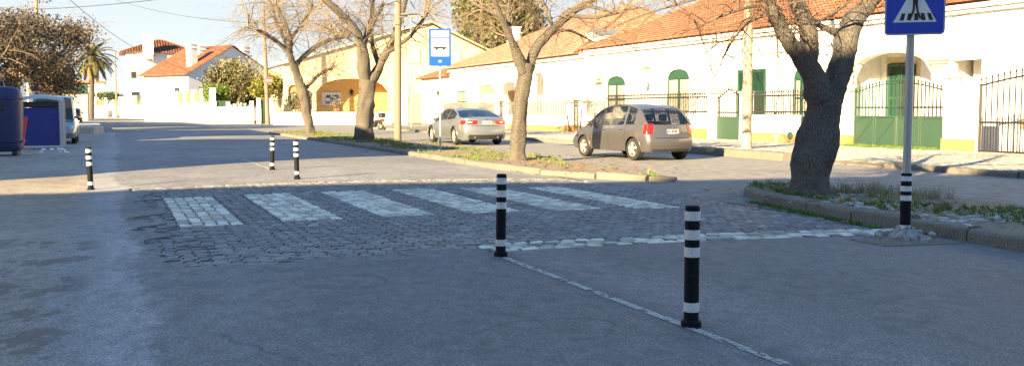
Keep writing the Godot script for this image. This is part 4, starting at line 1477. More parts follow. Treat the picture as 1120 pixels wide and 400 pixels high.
# ---------------------------------------------------------------- the far end of the street
func build_far_side() -> void:
	# yellow house facing the side street
	var yh := thing("yellow_house", "large cream and yellow gabled house with arched porch behind railing", "house")
	var Z := -97.0
	var wm := MB.new()
	facade(wm, Vector3(15.4, 0, Z), Vector3(1, 0, 0), 20.3, 0.0, 5.6, [{a = 0.35, b = 1.5, y0 = 1.2, y1 = 3.7, rise = .5}, {a = 3.0, b = 10.2, y0 = .6, y1 = 4.35, rise = 1.3}], .35)
	part(yh, "wall", wm, M["cream_wall"])
	wm = MB.new()
	wm.poly(PackedVector2Array([Vector2(15.4, 5.6), Vector2(35.7, 5.6), Vector2(35.7, 7.3), Vector2(29.9, 9.85)]), Vector3(0, 0, Z), Vector3.RIGHT, Vector3.UP, 14.0)
	part(yh, "gable", wm, M["cream_wall"])
	wm = MB.new()
	facade(wm, Vector3(15.4, 0, Z - 14), Vector3(0, 0, 1), 13.64, 0, 5.59, [], .3)
	part(yh, "side_wall", wm, M["cream_wall"])
	wm = MB.new()
	facade(wm, Vector3(35.7, 0, Z - .36), Vector3(0, 0, -1), 13.64, 0, 5.59, [], .3)
	part(yh, "side_wall", wm, M["cream_wall"])
	wm = MB.new()
	wm.box(Vector3(22.0, 2.6, Z - 2.2), Vector3(8.6, 4.6, .1)); wm.box(Vector3(18.0, 2.6, Z - 1.3), Vector3(.1, 4.6, 1.8)); wm.box(Vector3(26.0, 2.6, Z - 1.3), Vector3(.1, 4.6, 1.8))
	wm.box(Vector3(22.0, 4.85, Z - 1.3), Vector3(8.2, .1, 1.8)); wm.box(Vector3(22.0, .5, Z - 1.3), Vector3(8.2, .15, 1.8))
	part(yh, "porch", wm, M["yellow_wall"])
	wm = MB.new()
	wm.box(Vector3(16.33, 3.3, Z - .2), Vector3(1.2, .9, .06))
	part(yh, "arched_head", wm, M["yellow_paint"])
	wm = MB.new()
	wm.box(Vector3(16.33, 2.0, Z - .25), Vector3(1.1, 1.7, .05))
	part(yh, "window", wm, M["shutter_pale"])
	wm = MB.new()
	wm.box(Vector3(20.3, 2.4, Z - 2.13), Vector3(1.9, 1.4, .04))
	var tp := part(yh, "tile_picture", wm, M["tile_panel"])
	wm = MB.new()
	var q := RandomNumberGenerator.new()
	q.seed = 77
	for i in 26: wm.box(Vector3(20.3 + q.randf_range(-.7, .7), 2.4 + q.randf_range(-.5, .3), Z - 2.105), Vector3(q.randf_range(.08, .4), q.randf_range(.05, .22), .012))
	wm.box(Vector3(20.3, 3.07, Z - 2.105), Vector3(1.9, .06, .015)); wm.box(Vector3(20.3, 1.73, Z - 2.105), Vector3(1.9, .06, .015))
	part(tp, "glaze", wm, M["tile_blue"])
	for e in [[-.02, 22.35, 3.1, -2.05], [0.0, 17.55, 3.0, .12]]:
		wm = MB.new()
		wm.lathe(Vector3(e[1], e[2] - .45, Z + e[3]), [Vector2(.04, 0), Vector2(.16, .08), Vector2(.22, .5), Vector2(.06, .66), Vector2(0, .75)], 6)
		var lt := thing("porch_lantern", "dark porch lantern " + ("on the yellow back wall" if e[0] < 0 else "beside the arched porch"), "lantern")
		part(lt, "lantern", wm, M["iron_black"])
	for e in [[27.55, 28.75, 6.0, 7.15], [32.0, 33.0, 6.0, 7.1], [26.6, 27.6, 2.2, 3.8]]:
		var f := MB.new()
		f.bbox(Vector3((e[0] + e[1]) * .5, (e[2] + e[3]) * .5, Z + .03), Vector3(e[1] - e[0] + .25, e[3] - e[2] + .25, .08), .02)
		var wn := part(yh, "window", f, M["grey_stone"])
		f = MB.new()
		f.box(Vector3((e[0] + e[1]) * .5, (e[2] + e[3]) * .5, Z + .08), Vector3(e[1] - e[0], e[3] - e[2], .03))
		part(wn, "shutter", f, M["white_iron"])
	wm = MB.new()
	for e in [[Vector3(15.0, 5.62, 0), Vector3(29.9, 10.0, 0)], [Vector3(29.9, 10.0, 0), Vector3(36.2, 7.25, 0)]]:
		var a: Vector3 = e[0] + Vector3(0, 0, Z + .4)
		var b: Vector3 = e[1] + Vector3(0, 0, Z + .4)
		var w := Vector3(0, 0, -15)
		var up := Vector3(0, .14, 0)
		wm.quad(a, b, b + up, a + up); wm.quad(a + up, b + up, b + up + w, a + up + w); wm.quad(b, a, a + w, b + w)
	part(yh, "roof", wm, M["cream_wall"])
	# its railed front wall and pots
	var fw := thing("railed_wall", "long white front wall with dark railing before yellow house", "wall")
	wm = MB.new()
	wm.bbox(Vector3(18.2, .56, -88), Vector3(10.4, 1.12, .25), .02)
	part(fw, "wall", wm, M["white_plaster"])
	for i in 43:
		var bm := MB.new()
		bm.box(Vector3(13.2 + i * .24, 1.62, -88), Vector3(.03, 1.0, .03))
		part(fw, "bar", bm, M["iron_brown"])
	rail(fw, [Vector3(13.0, 2.1, -88), Vector3(23.4, 2.1, -88)], "iron_brown", .03)
	rail(fw, [Vector3(13.0, 1.2, -88), Vector3(23.4, 1.2, -88)], "iron_brown", .03)
	for i in 3:
		var x: float = [15.6, 18.8, 20.9][i]
		var pt := thing("plant_pot", "terracotta pot " + ["with drooping shrub at the wall's end", "with pale plant before the porch", "with round leafy plant beneath the porch lantern"][i], "plant pot", Vector3(x, 1.0, -89.2))
		wm = MB.new()
		wm.lathe(Vector3.ZERO, [Vector2(.25, -1.0), Vector2(.28, .0), Vector2(.36, .42), Vector2(.40, .45), Vector2(.30, .46)], 12)
		part(pt, "pot", wm, M["terracotta"])
		wm = MB.new()
		leaves(wm, Vector3(0, .75, 0), Vector3(.55, .45, .4), 260, .12, C3(.10, .08, .03), C3(.22, .16, .06), 60 + i)
		part(pt, "plant", wm, M["leaf"])
	var g := thing("double_gate", "tall dark gate between white pillars near the scooter", "gate")
	for x in [24.0, 26.9, 28.9]:
		wm = MB.new()
		wm.bbox(Vector3(x, 1.2, -86), Vector3(.6, 2.4, .6), .03)
		var p := part(g, "pillar", wm, M["white_plaster"])
		wm = MB.new()
		wm.lathe(Vector3(x, 2.4, -86), [Vector2(.36, 0), Vector2(.36, .1), Vector2(.1, .35), Vector2(0, .4)], 8)
		part(p, "cap", wm, M["white_plaster"])
	for i in 14:
		wm = MB.new()
		wm.box(Vector3(24.45 + i * .16, 1.35, -86), Vector3(.035, 2.4 + .3 * sin(i / 13.0 * PI), .035))
		part(g, "bar", wm, M["iron_black"])
	# big evergreen behind the second villa
	var ever := pix(545, 20, 104)
	bush("evergreen_tree", "broad olive green evergreen tree behind the villa chimney", ever, Vector3(5.2, 4.4, 5.0), 15000, .34, C3(.035, .05, .012), C3(.13, .13, .045), 41, .9, 9)
	# garden with clipped shrubs and an olive tree
	bush("olive_tree", "grey green rounded olive tree behind the white garden wall", Vector3(11.7, 4.2, -107), Vector3(3.3, 2.7, 3.0), 9000, .20, C3(.07, .075, .03), C3(.20, .18, .09), 43, .45, 7)
	bush("round_shrub", "bright green clipped round shrub before the olive tree", Vector3(9.7, 2.7, -102.5), Vector3(1.5, 1.3, 1.3), 3600, .14, C3(.05, .10, .01), C3(.13, .20, .03), 44, .3)
	bush("dark_hedge", "dark green hedge behind the olive tree", Vector3(12.2, 2.4, -110.5), Vector3(4.2, 1.6, 1.4), 3200, .18, C3(.02, .045, .01), C3(.06, .09, .02), 45, .3)
	bush("orange_tree", "yellowish green orange tree behind the leaning pole", Vector3(14.0, 3.4, -98.6), Vector3(1.9, 1.7, 1.7), 4600, .16, C3(.06, .09, .01), C3(.24, .20, .03), 46, .3)
	bush("dark_shrub", "low dark shrub at corner of yellow house", Vector3(16.4, 2.0, -94.5), Vector3(1.4, 1.3, 1.0), 1800, .15, C3(.03, .06, .015), C3(.12, .12, .04), 47, .3)
	bush("bare_hedge", "brownish bare hedge behind the pillared street wall", Vector3(9.8, 3.2, -122), Vector3(2.6, 1.6, 1.6), 2600, .13, C3(.12, .09, .06), C3(.26, .20, .14), 48, .3)
	# corner garden wall
	var cw := thing("corner_wall", "low white garden wall with green mesh before the olive tree", "wall")
	wm = MB.new()
	wm.bbox(Vector3(10.9, .8, -99), Vector3(3.4, 1.6, .25), .02)
	part(cw, "wall", wm, M["white_plaster"])
	for x in [9.15, 10.4, 12.6]:
		wm = MB.new()
		wm.bbox(Vector3(x, 1.05, -99), Vector3(.35, 2.1 if x < 12 else 2.2, .35), .02)
		part(cw, "pillar", wm, M["white_plaster"])
	wm = MB.new()
	wm.box(Vector3(9.78, 1.9, -99), Vector3(.9, .55, .04))
	part(cw, "mesh", wm, M["green_paint"])
	var dg := thing("garden_door", "narrow green door between white posts by the leaning pole", "gate")
	wm = MB.new()
	wm.bbox(Vector3(13.45, 1.15, -96), Vector3(.7, 2.1, .06), .01)
	part(dg, "leaf", wm, M["green_paint"])
	for x in [12.85, 14.0]:
		wm = MB.new()
		wm.bbox(Vector3(x, 1.2, -96), Vector3(.35, 2.4, .35), .02)
		part(dg, "post", wm, M["white_plaster"])
	var rw := thing("rubble_pile", "heap of pale building rubble on top of corner wall", "rubble")
	wm = MB.new()
	for i in 30: wm.box(Vector3(11.4 + q.randfn() * .35, 1.65 + q.randf() * .25, -99.05 + q.randfn() * .07), Vector3(.3, .16, .2) * q.randf_range(.5, 1.2), Basis(Vector3(q.randfn(), q.randfn(), q.randfn()).normalized(), q.randf() * 3))
	part(rw, "stones", wm, M["mortar"])
	# long pillared street wall along the bend
	var sw := thing("street_wall", "long white street wall with pillars and green panels along bend", "wall")
	var A := Vector3(9.1, 0, -100)
	var B := Vector3(0.6, 0, -192)
	var n := 18
	var D := (B - A).normalized()
	var bs := Basis(D, Vector3.UP, D.cross(Vector3.UP))
	wm = MB.new()
	wm.bbox((A + B) * .5 + Vector3(0, 1.0, 0), Vector3(A.distance_to(B), 2.0, .3), .03, bs)
	part(sw, "wall", wm, M["white_plaster"])
	for i in n + 1:
		wm = MB.new()
		wm.bbox(A.lerp(B, float(i) / n) + Vector3(0, 1.7, 0), Vector3(.5, 3.4, .5), .03, bs)
		part(sw, "pillar", wm, M["white_plaster"])
		if i < n:
			wm = MB.new()
			wm.box(A.lerp(B, (i + .5) / n) + Vector3(0, 2.6, 0), Vector3(A.distance_to(B) / n - .5, 1.15, .05), bs)
			part(sw, "panel", wm, mat("panel_green", lin(.14, .17, .09), .8) if not M.has("panel_green") else M["panel_green"])
	# white gabled house turned towards the street
	var gh := thing("gabled_house", "white gabled house with tall chimneys behind the olive tree", "house", Vector3(13.4, 0, -121.5), deg_to_rad(30))
	wm = MB.new()
	wm.poly(PackedVector2Array([Vector2(-6, 0), Vector2(6, 0), Vector2(6, 5.4), Vector2(0, 8.6), Vector2(-6, 5.4)]), Vector3.ZERO, Vector3.RIGHT, Vector3.UP, 9.0)
	part(gh, "wall", wm, M["white_plaster"])
	var base := MB.new()
	base.col = C3(.18, .06, .03)
	var tl := MB.new()
	for s in [-1.0, 1.0]:
		var e0 := Vector3(s * 6.5, 5.18, .25)
		var e1 := Vector3(s * 6.5, 5.18, -9.4)
		var r0 := Vector3(0, 8.75, .25)
		var r1 := Vector3(0, 8.75, -9.4)
		if s < 0:
			base.quad(e1, e0, r0, r1)
			tiles(tl, e1 + Vector3(0, .02, 0), e0 + Vector3(0, .02, 0), (r0 - e0).normalized(), func(_s): return (r0 - e0).length(), .34)
		else:
			base.quad(e0, e1, r1, r0)
	var rf := part(gh, "roof", base, M["roof_clay"])
	stuff(part(rf, "tiles", tl, M["roof_clay"]))
	simple_chimney(gh, Vector3(-4.4, 6.0, -1.6), .9, 2.7)
	simple_chimney(gh, Vector3(-1.6, 7.2, -4.0), 1.0, 1.5)
	simple_chimney(gh, Vector3(2.6, 6.6, -1.2), .9, 2.1)
	wm = MB.new()
	wm.box(Vector3(-6.02, 3.2, -2.2), Vector3(.06, 1.2, 1.0))
	part(gh, "window", wm, M["window_dark"])
	# two-storey house with hipped roof
	var th := thing("tall_house", "tall white two storey house with orange hip roof and slim chimney", "house")
	wm = MB.new()
	wm.box(Vector3(7.6, 5.0, -170), Vector3(10.4, 10.0, 10))
	part(th, "wall", wm, M["white_plaster"])
	hip_roof(th, 1.6, 13.6, -164.4, -175.6, 10.0, .40, "roof", .4)
	simple_chimney(th, Vector3(5.6, 9.0, -164.3), 1.5, 3.6)
	for e in [[3.4, 6.6, .5], [6.4, 6.8, .5], [9.6, 7.0, .7], [3.6, 3.2, .8], [8.4, 3.3, .8]]:
		wm = MB.new()
		wm.bbox(Vector3(e[0], e[1], -164.98), Vector3(e[2] * 1.6, e[2] * 2.2, .12), .02)
		var w := part(th, "window", wm, M["grey_stone"])
		wm = MB.new()
		wm.box(Vector3(e[0], e[1], -164.9), Vector3(e[2] * 1.3, e[2] * 1.9, .05))
		part(w, "pane", wm, M["window_dark"])
	# distant pale houses closing the street
	for e in [[-8.0, -215.0, 14.0, 6.4], [-24.0, -235.0, 16.0, 7.5], [14, -205, 12, 6.5]]:
		var dh := thing("distant_house", ["pale house closing the end of the street behind palm", "white house far behind the brown trees", "white house standing behind the tall hip roofed house"][0 if e[0] == -8.0 else 1 if e[0] < -20 else 2], "house")
		wm = MB.new()
		wm.box(Vector3(e[0], e[3] * .5, e[1]), Vector3(e[2], e[3], 9))
		part(dh, "wall", wm, M["white_plaster"])
		wm = MB.new()
		wm.bbox(Vector3(e[0], e[3] + .2, e[1]), Vector3(e[2] + .6, .4, 9.6), .05)
		part(dh, "roof", wm, M["terracotta"])
		for k in 3:
			wm = MB.new()
			wm.box(Vector3(e[0] + (k - 1) * e[2] * .3, e[3] * .6, e[1] + 4.52), Vector3(1.1, 1.4, .08))
			part(dh, "window", wm, M["window_dark"])

func build_left_side() -> void:
	# garage with green fascia
	var ga := thing("garage", "pale grey garage with green fascia and red roof edge beneath palm", "garage")
	var m := MB.new()
	m.box(Vector3(-5.6, 1.75, -134), Vector3(6.2, 3.5, 8))
	part(ga, "wall", m, M["concrete"])
	m = MB.new()
	m.bbox(Vector3(-5.6, 3.85, -129.9), Vector3(6.4, 1.15, .3), .03)
	part(ga, "fascia", m, M["green_paint"])
	m = MB.new()
	m.bbox(Vector3(-5.6, 4.58, -133.8), Vector3(6.7, .26, 8.6), .04)
	part(ga, "roof", m, M["terracotta"])
	# wall further on
	var w := thing("street_wall", "white street wall with dark panels between garage and bend", "wall")
	m = MB.new()
	m.bbox(Vector3(-3.2, .95, -180), Vector3(5.6, 1.9, .3), .03)
	part(w, "wall", m, M["white_plaster"])
	for i in 4:
		m = MB.new()
		m.bbox(Vector3(-5.8 + i * 1.7, 1.6, -180), Vector3(.4, 3.2, .4), .03)
		part(w, "pillar", m, M["white_plaster"])
	for i in 3:
		m = MB.new()
		m.box(Vector3(-4.95 + i * 1.7, 2.4, -180), Vector3(1.2, .9, .05))
		part(w, "panel", m, M["panel_green"])
	bush("clipped_hedge", "long dark clipped hedge above the white wall near palm", Vector3(-.6, 3.6, -186), Vector3(3.4, .9, 1.0), 1800, .22, C3(.03, .06, .015), C3(.10, .13, .04), 51, .3)
	# shop house at the edge
	var sh := thing("shop_house", "white house with green fascia half hidden by brown trees", "house")
	m = MB.new()
	m.box(Vector3(-13.4, 2.3, -106), Vector3(11.5, 4.6, 9))
	part(sh, "wall", m, M["white_plaster"])
	m = MB.new()
	m.bbox(Vector3(-13.4, 3.6, -101.3), Vector3(11.7, .9, .3), .03)
	part(sh, "fascia", m, mat("fascia_green", lin(.03, .20, .07), .5))
	# raised kerbed island
	var rm := MB.new()
	rm.poly(PackedVector2Array([Vector2(-9, 62), Vector2(-.9, 62), Vector2(-.4, 63.5), Vector2(-1.0, 88), Vector2(-9, 92)]), Vector3(0, .34, 0), Vector3.RIGHT, Vector3.FORWARD, .4)
	struct("raised_pavement", rm, M["concrete"])
	# recycling containers
	var c1 := thing("recycling_container", "dark navy rounded recycling container at the roadside", "container", Vector3(-3.15, 0, -34))
	m = MB.new()
	var prof := []
	for k in 15:
		var y: float = [.12, .16, .35, .7, 1.1, 1.5, 1.72, 1.84, 1.93, 2.0, 2.04, 2.06, 2.07, 2.08, 2.08][k]
		var s: float = [.55, .60, .62, .64, .655, .665, .66, .645, .62, .58, .52, .42, .3, .15, .01][k]
		var row := []
		for i in 33:
			var a := TAU * i / 32.0
			var cx := signf(cos(a)) * pow(absf(cos(a)), .4)
			var cz := signf(sin(a)) * pow(absf(sin(a)), .4)
			row.append(Vector3(cx * s, y, -cz * s))
		prof.append(row)
	m.grid(prof)
	part(c1, "body", m, M["container_blue"])
	for x in [-.45, .45]:
		m = MB.new()
		m.bbox(Vector3(x, .08, 0), Vector3(.16, .16, 1.1), .02)
		part(c1, "skid", m, M["dark_plastic"])
	m = MB.new()
	m.bbox(Vector3(0, 1.45, .66), Vector3(.5, .2, .06), .02)
	part(c1, "slot", m, M["dark_plastic"])
	for y in [.42, 1.70]:
		m = MB.new()
		for z in [-.672, .672]: m.bbox(Vector3(0, y, z), Vector3(1.0, .05, .03), .01)
		for x in [-.672, .672]: m.bbox(Vector3(x, y, 0), Vector3(.03, .05, 1.0), .01)
		part(c1, "rib", m, M["container_blue"])
	m = MB.new()
	m.tube([Vector3(-.2, 2.05, 0), Vector3(-.15, 2.25, 0), Vector3(.15, 2.25, 0), Vector3(.2, 2.05, 0)], [.02, .02, .02, .02], 6)
	part(c1, "lifting_loop", m, M["grey_metal"])
	var c2 := thing("recycling_container", "bright blue box container with pale metal corner frame", "container", Vector3(-2.3, 0, -39.6))
	m = MB.new()
	m.bbox(Vector3(0, .76, 0), Vector3(1.26, 1.36, 1.1), .04)
	part(c2, "body", m, M["container_bright_blue"])
	for x in [-.66, .68]:
		for z in [-.56, .56]:
			m = MB.new()
			m.bbox(Vector3(x, .86, z), Vector3(.10 if x < 0 else .16, 1.7, .08), .02)
			part(c2, "corner_post", m, M["pale_plastic"])
	m = MB.new()
	var rows := []
	for i in 9:
		var t := i / 8.0
		rows.append([Vector3(-.74 + 1.5 * t, 1.66 + .10 * sin(PI * t), .62), Vector3(-.74 + 1.5 * t, 1.74 + .12 * sin(PI * t), .55), Vector3(-.74 + 1.5 * t, 1.78 + .14 * sin(PI * t), -.1), Vector3(-.74 + 1.5 * t, 1.72 + .1 * sin(PI * t), -.62)])
	m.grid(rows)
	part(c2, "lid", m, M["pale_plastic"])
	m = MB.new()
	m.bbox(Vector3(0, 1.55, .40), Vector3(1.2, .20, .2), .03)
	part(c2, "opening", m, M["dark_plastic"])
	m = MB.new()
	m.bbox(Vector3(0, .06, .2), Vector3(1.4, .10, 1.0), .02)
	part(c2, "base", m, M["pale_plastic"])
	m = MB.new()
	m.tube([Vector3(-.3, 1.85, 0), Vector3(-.25, 2.0, 0), Vector3(-.05, 2.0, 0), Vector3(0, 1.85, 0)], [.02, .02, .02, .02], 6)
	part(c2, "lifting_loop", m, M["white_iron"])
	var rb := thing("red_board", "narrow red plastic board leaning between blue containers", "board", Vector3(-2.72, 0, -37.4))
	m = MB.new()
	m.bbox(Vector3(0, .6, 0), Vector3(.08, 1.1, .4), .02, Basis(Vector3.BACK, -.14))
	part(rb, "board", m, M["red_plastic"])
	# litter round the containers
	for i in 7:
		var l := thing("litter", "pale scrap of litter on the ground by the containers", "litter", Vector3(rng.randf_range(-2.6, -1.2), .012, rng.randf_range(-38.4, -33)), rng.randf() * 3, "litter round the containers")
		m = MB.new()
		m.quad(Vector3(-.09, 0, .06), Vector3(.08, .02, .07), Vector3(.1, .05, -.05), Vector3(-.07, .01, -.06))
		m.tri(Vector3(.1, .05, -.05), Vector3(.02, .09, -.1), Vector3(-.07, .01, -.06))
		part(l, "scrap", m, M["white_band"])

# The blocks on the viewer's side of the street: they shade the road and are only seen as shade and mirror images.
func build_blocks_behind() -> void:
	var list := [
		["apartment_block", "tall plain apartment block shading the crossing", [Vector2(-6, 5.2), Vector2(-6, 34), Vector2(-40, 34), Vector2(-40, 1.3)], 12.5, "cream_wall"],
		["row_house", "two storey row house beyond the apartment block", [Vector2(-8, -33), Vector2(-8, -17.9), Vector2(-20, -17.9), Vector2(-20, -33)], 8.0, "white_plaster"],
		["row_house", "lower row house further along the shaded street side", [Vector2(-8, -58), Vector2(-8, -42.5), Vector2(-20, -42.5), Vector2(-20, -58)], 7.0, "yellow_wall"],
		["row_house", "last row house before the brown trees", [Vector2(-12, -98), Vector2(-11, -73), Vector2(-24, -73), Vector2(-24, -98)], 8.0, "white_plaster"]]
	for e in list:
		var b := thing(e[0], e[1], "building")
		var m := MB.new()
		var q := PackedVector2Array()
		for p in e[2]: q.append(Vector2(p.x, -p.y))
		if Geometry2D.is_polygon_clockwise(q): q.reverse()
		m.poly(q, Vector3(0, e[3], 0), Vector3.RIGHT, Vector3.FORWARD, e[3])
		part(b, "wall", m, M[e[4]])
		var A: Vector2 = e[2][0]
		var B: Vector2 = e[2][1]
		var n := int(A.distance_to(B) / 3.2)
		for f in int(e[3] / 3.0):
			for i in n:
				var p := A.lerp(B, (i + .5) / n)
				m = MB.new()
				m.bbox(Vector3(p.x + .03, 1.7 + f * 3.0, p.y), Vector3(.12, 1.4, 1.2), .02)
				var w := part(b, "window", m, M["grey_stone"])
				m = MB.new()
				m.box(Vector3(p.x + .09, 1.7 + f * 3.0, p.y), Vector3(.04, 1.2, 1.0))
				part(w, "pane", m, M["window_dark"])


# ---------------------------------------------------------------- bare trees
func smooth_limb(m: MB, pts: Array, rad: Array, sides: int, rough: float, q: RandomNumberGenerator, spec_lump := .24) -> Array:
	var P := []
	var R := []
	for i in pts.size() - 1:
		var a: Vector3 = pts[max(i - 1, 0)]
		var b: Vector3 = pts[i]
		var c: Vector3 = pts[i + 1]
		var d: Vector3 = pts[min(i + 2, pts.size() - 1)]
		for k in 5:
			var t := k / 5.0
			P.append(b.cubic_interpolate(c, a, d, t))
			R.append(lerp(rad[i], rad[i + 1], t) * (1.0 + q.randf_range(-rough, rough)))
	P.append(pts[-1]); R.append(rad[-1])
	if rough < 0.02:
		m.tube(P, R, sides)
		return P
	# lumpy bark: each ring has its own outline
	var f := FastNoiseLite.new()
	f.seed = q.randi(); f.frequency = 1.3; f.fractal_octaves = 3
	var rows := []
	var side := Vector3.RIGHT
	for i in P.size():
		var d: Vector3 = (P[min(i + 1, P.size() - 1)] - P[max(i - 1, 0)]).normalized()
		side = (side - d * side.dot(d)).normalized()
		var up := d.cross(side)
		var row := []
		for k in sides + 1:
			var a := TAU * (k % sides) / sides
			var e: Vector3 = side * cos(a) + up * sin(a)
			var o: Vector3 = P[i] + e * R[i]
			row.append(P[i] + e * R[i] * (1.0 + spec_lump * f.get_noise_3d(o.x * 2.2, o.y * .8, o.z * 2.2) + 0.035 * sin(a * 5.0 + P[i].y * .6)))
		rows.append(row)
	m.grid(rows)
	var top: Array = rows[-1]
	for k in sides: m.tri(P[-1], top[k], top[k + 1])
	return P

func grow(m: MB, p: Vector3, d: Vector3, len: float, r: float, level: int, q: RandomNumberGenerator, droop: float) -> void:
	var pts := [p]
	var rad := [r]
	var n := 4
	var x := d
	for i in n:
		x = (x + Vector3(q.randfn(), q.randfn(), q.randfn()) * .16 + Vector3(0, -droop * (i + 1) * .12, 0)).normalized()
		pts.append(pts[-1] + x * len / n)
		rad.append(r * (1.0 - .8 * (i + 1) / n))
	m.tube(pts, rad, 5 if r > .02 else 3, false)
	if level <= 0: return
	var kids := q.randi_range(3, 5)
	for k in kids:
		var t := q.randf_range(.25, 1.0)
		var i := int(t * (n - .01))
		var e := Vector3(q.randfn(), q.randfn(), q.randfn()).normalized()
		var nd: Vector3 = (x + e * .95).normalized()
		grow(m, pts[i].lerp(pts[i + 1], t * n - i), nd, len * q.randf_range(.45, .8), rad[i] * .6, level - 1, q, droop)

func bare_tree(label: String, u: float, v: float, limbs: Array, bark: String, twig: String, sd: int, spec: Dictionary) -> void:
	# limbs: each an array of [u, v, width in pixels, offset away from the viewer in metres]; all at the depth of the tree's foot on the ground
	var foot := Vector3(0, EYE, 0) + ray(u, v) * ((0.08 - EYE) / ray(u, v).y)
	var dep := depth_at(foot)
	var o := thing("bare_tree", label, "tree", foot)
	var q := RandomNumberGenerator.new()
	q.seed = sd
	var back := ray(560, 119)
	back.y = 0
	back = back.normalized()
	var tm := MB.new()
	var cm := MB.new()
	var first := true
	for l in limbs:
		var pts := []
		var rad := []
		for e in l:
			pts.append(pix(e[0], e[1], dep) + back * e[3] - foot)
			rad.append(e[2] * .5 * spec.get("slim", 1.0) * dep / FOCAL)
		if first:
			pts.push_front(pts[0] + Vector3(0, -.15, 0)); rad.push_front(rad[0] * 1.25)
		var P := smooth_limb(tm, pts, rad, 18 if first else 12, spec.get("rough", .03), q, spec.get("lump", .34))
		if not first:
			var nt: int = spec.get("shoots", 9) if rad[0] > .06 else spec.get("shoots", 9) / 2
			for k in nt:
				var t := pow(q.randf(), .6)
				var i := int(t * (P.size() - 1.01))
				var dir: Vector3 = (P[i + 1] - P[i]).normalized()
				var e := Vector3(q.randfn(), q.randfn() + .3, q.randfn()).normalized()
				grow(cm, P[i], (dir * .6 + e).normalized(), spec.get("len", 1.3) * q.randf_range(.5, 1.2), spec.get("r", .02) * q.randf_range(.6, 1.2), spec.get("level", 2), q, spec.get("droop", .3))
			for k in (spec.get("end", 6) if rad[-1] > .035 else 3):
				var e := Vector3(q.randfn(), q.randfn() + .5, q.randfn()).normalized()
				grow(cm, P[-1], e, spec.get("len", 1.3) * q.randf_range(.7, 1.4), spec.get("r", .02), spec.get("level", 2), q, spec.get("droop", .3))
		first = false
	part(o, "trunk", tm, M[bark])
	part(o, "crown", cm, M[twig])

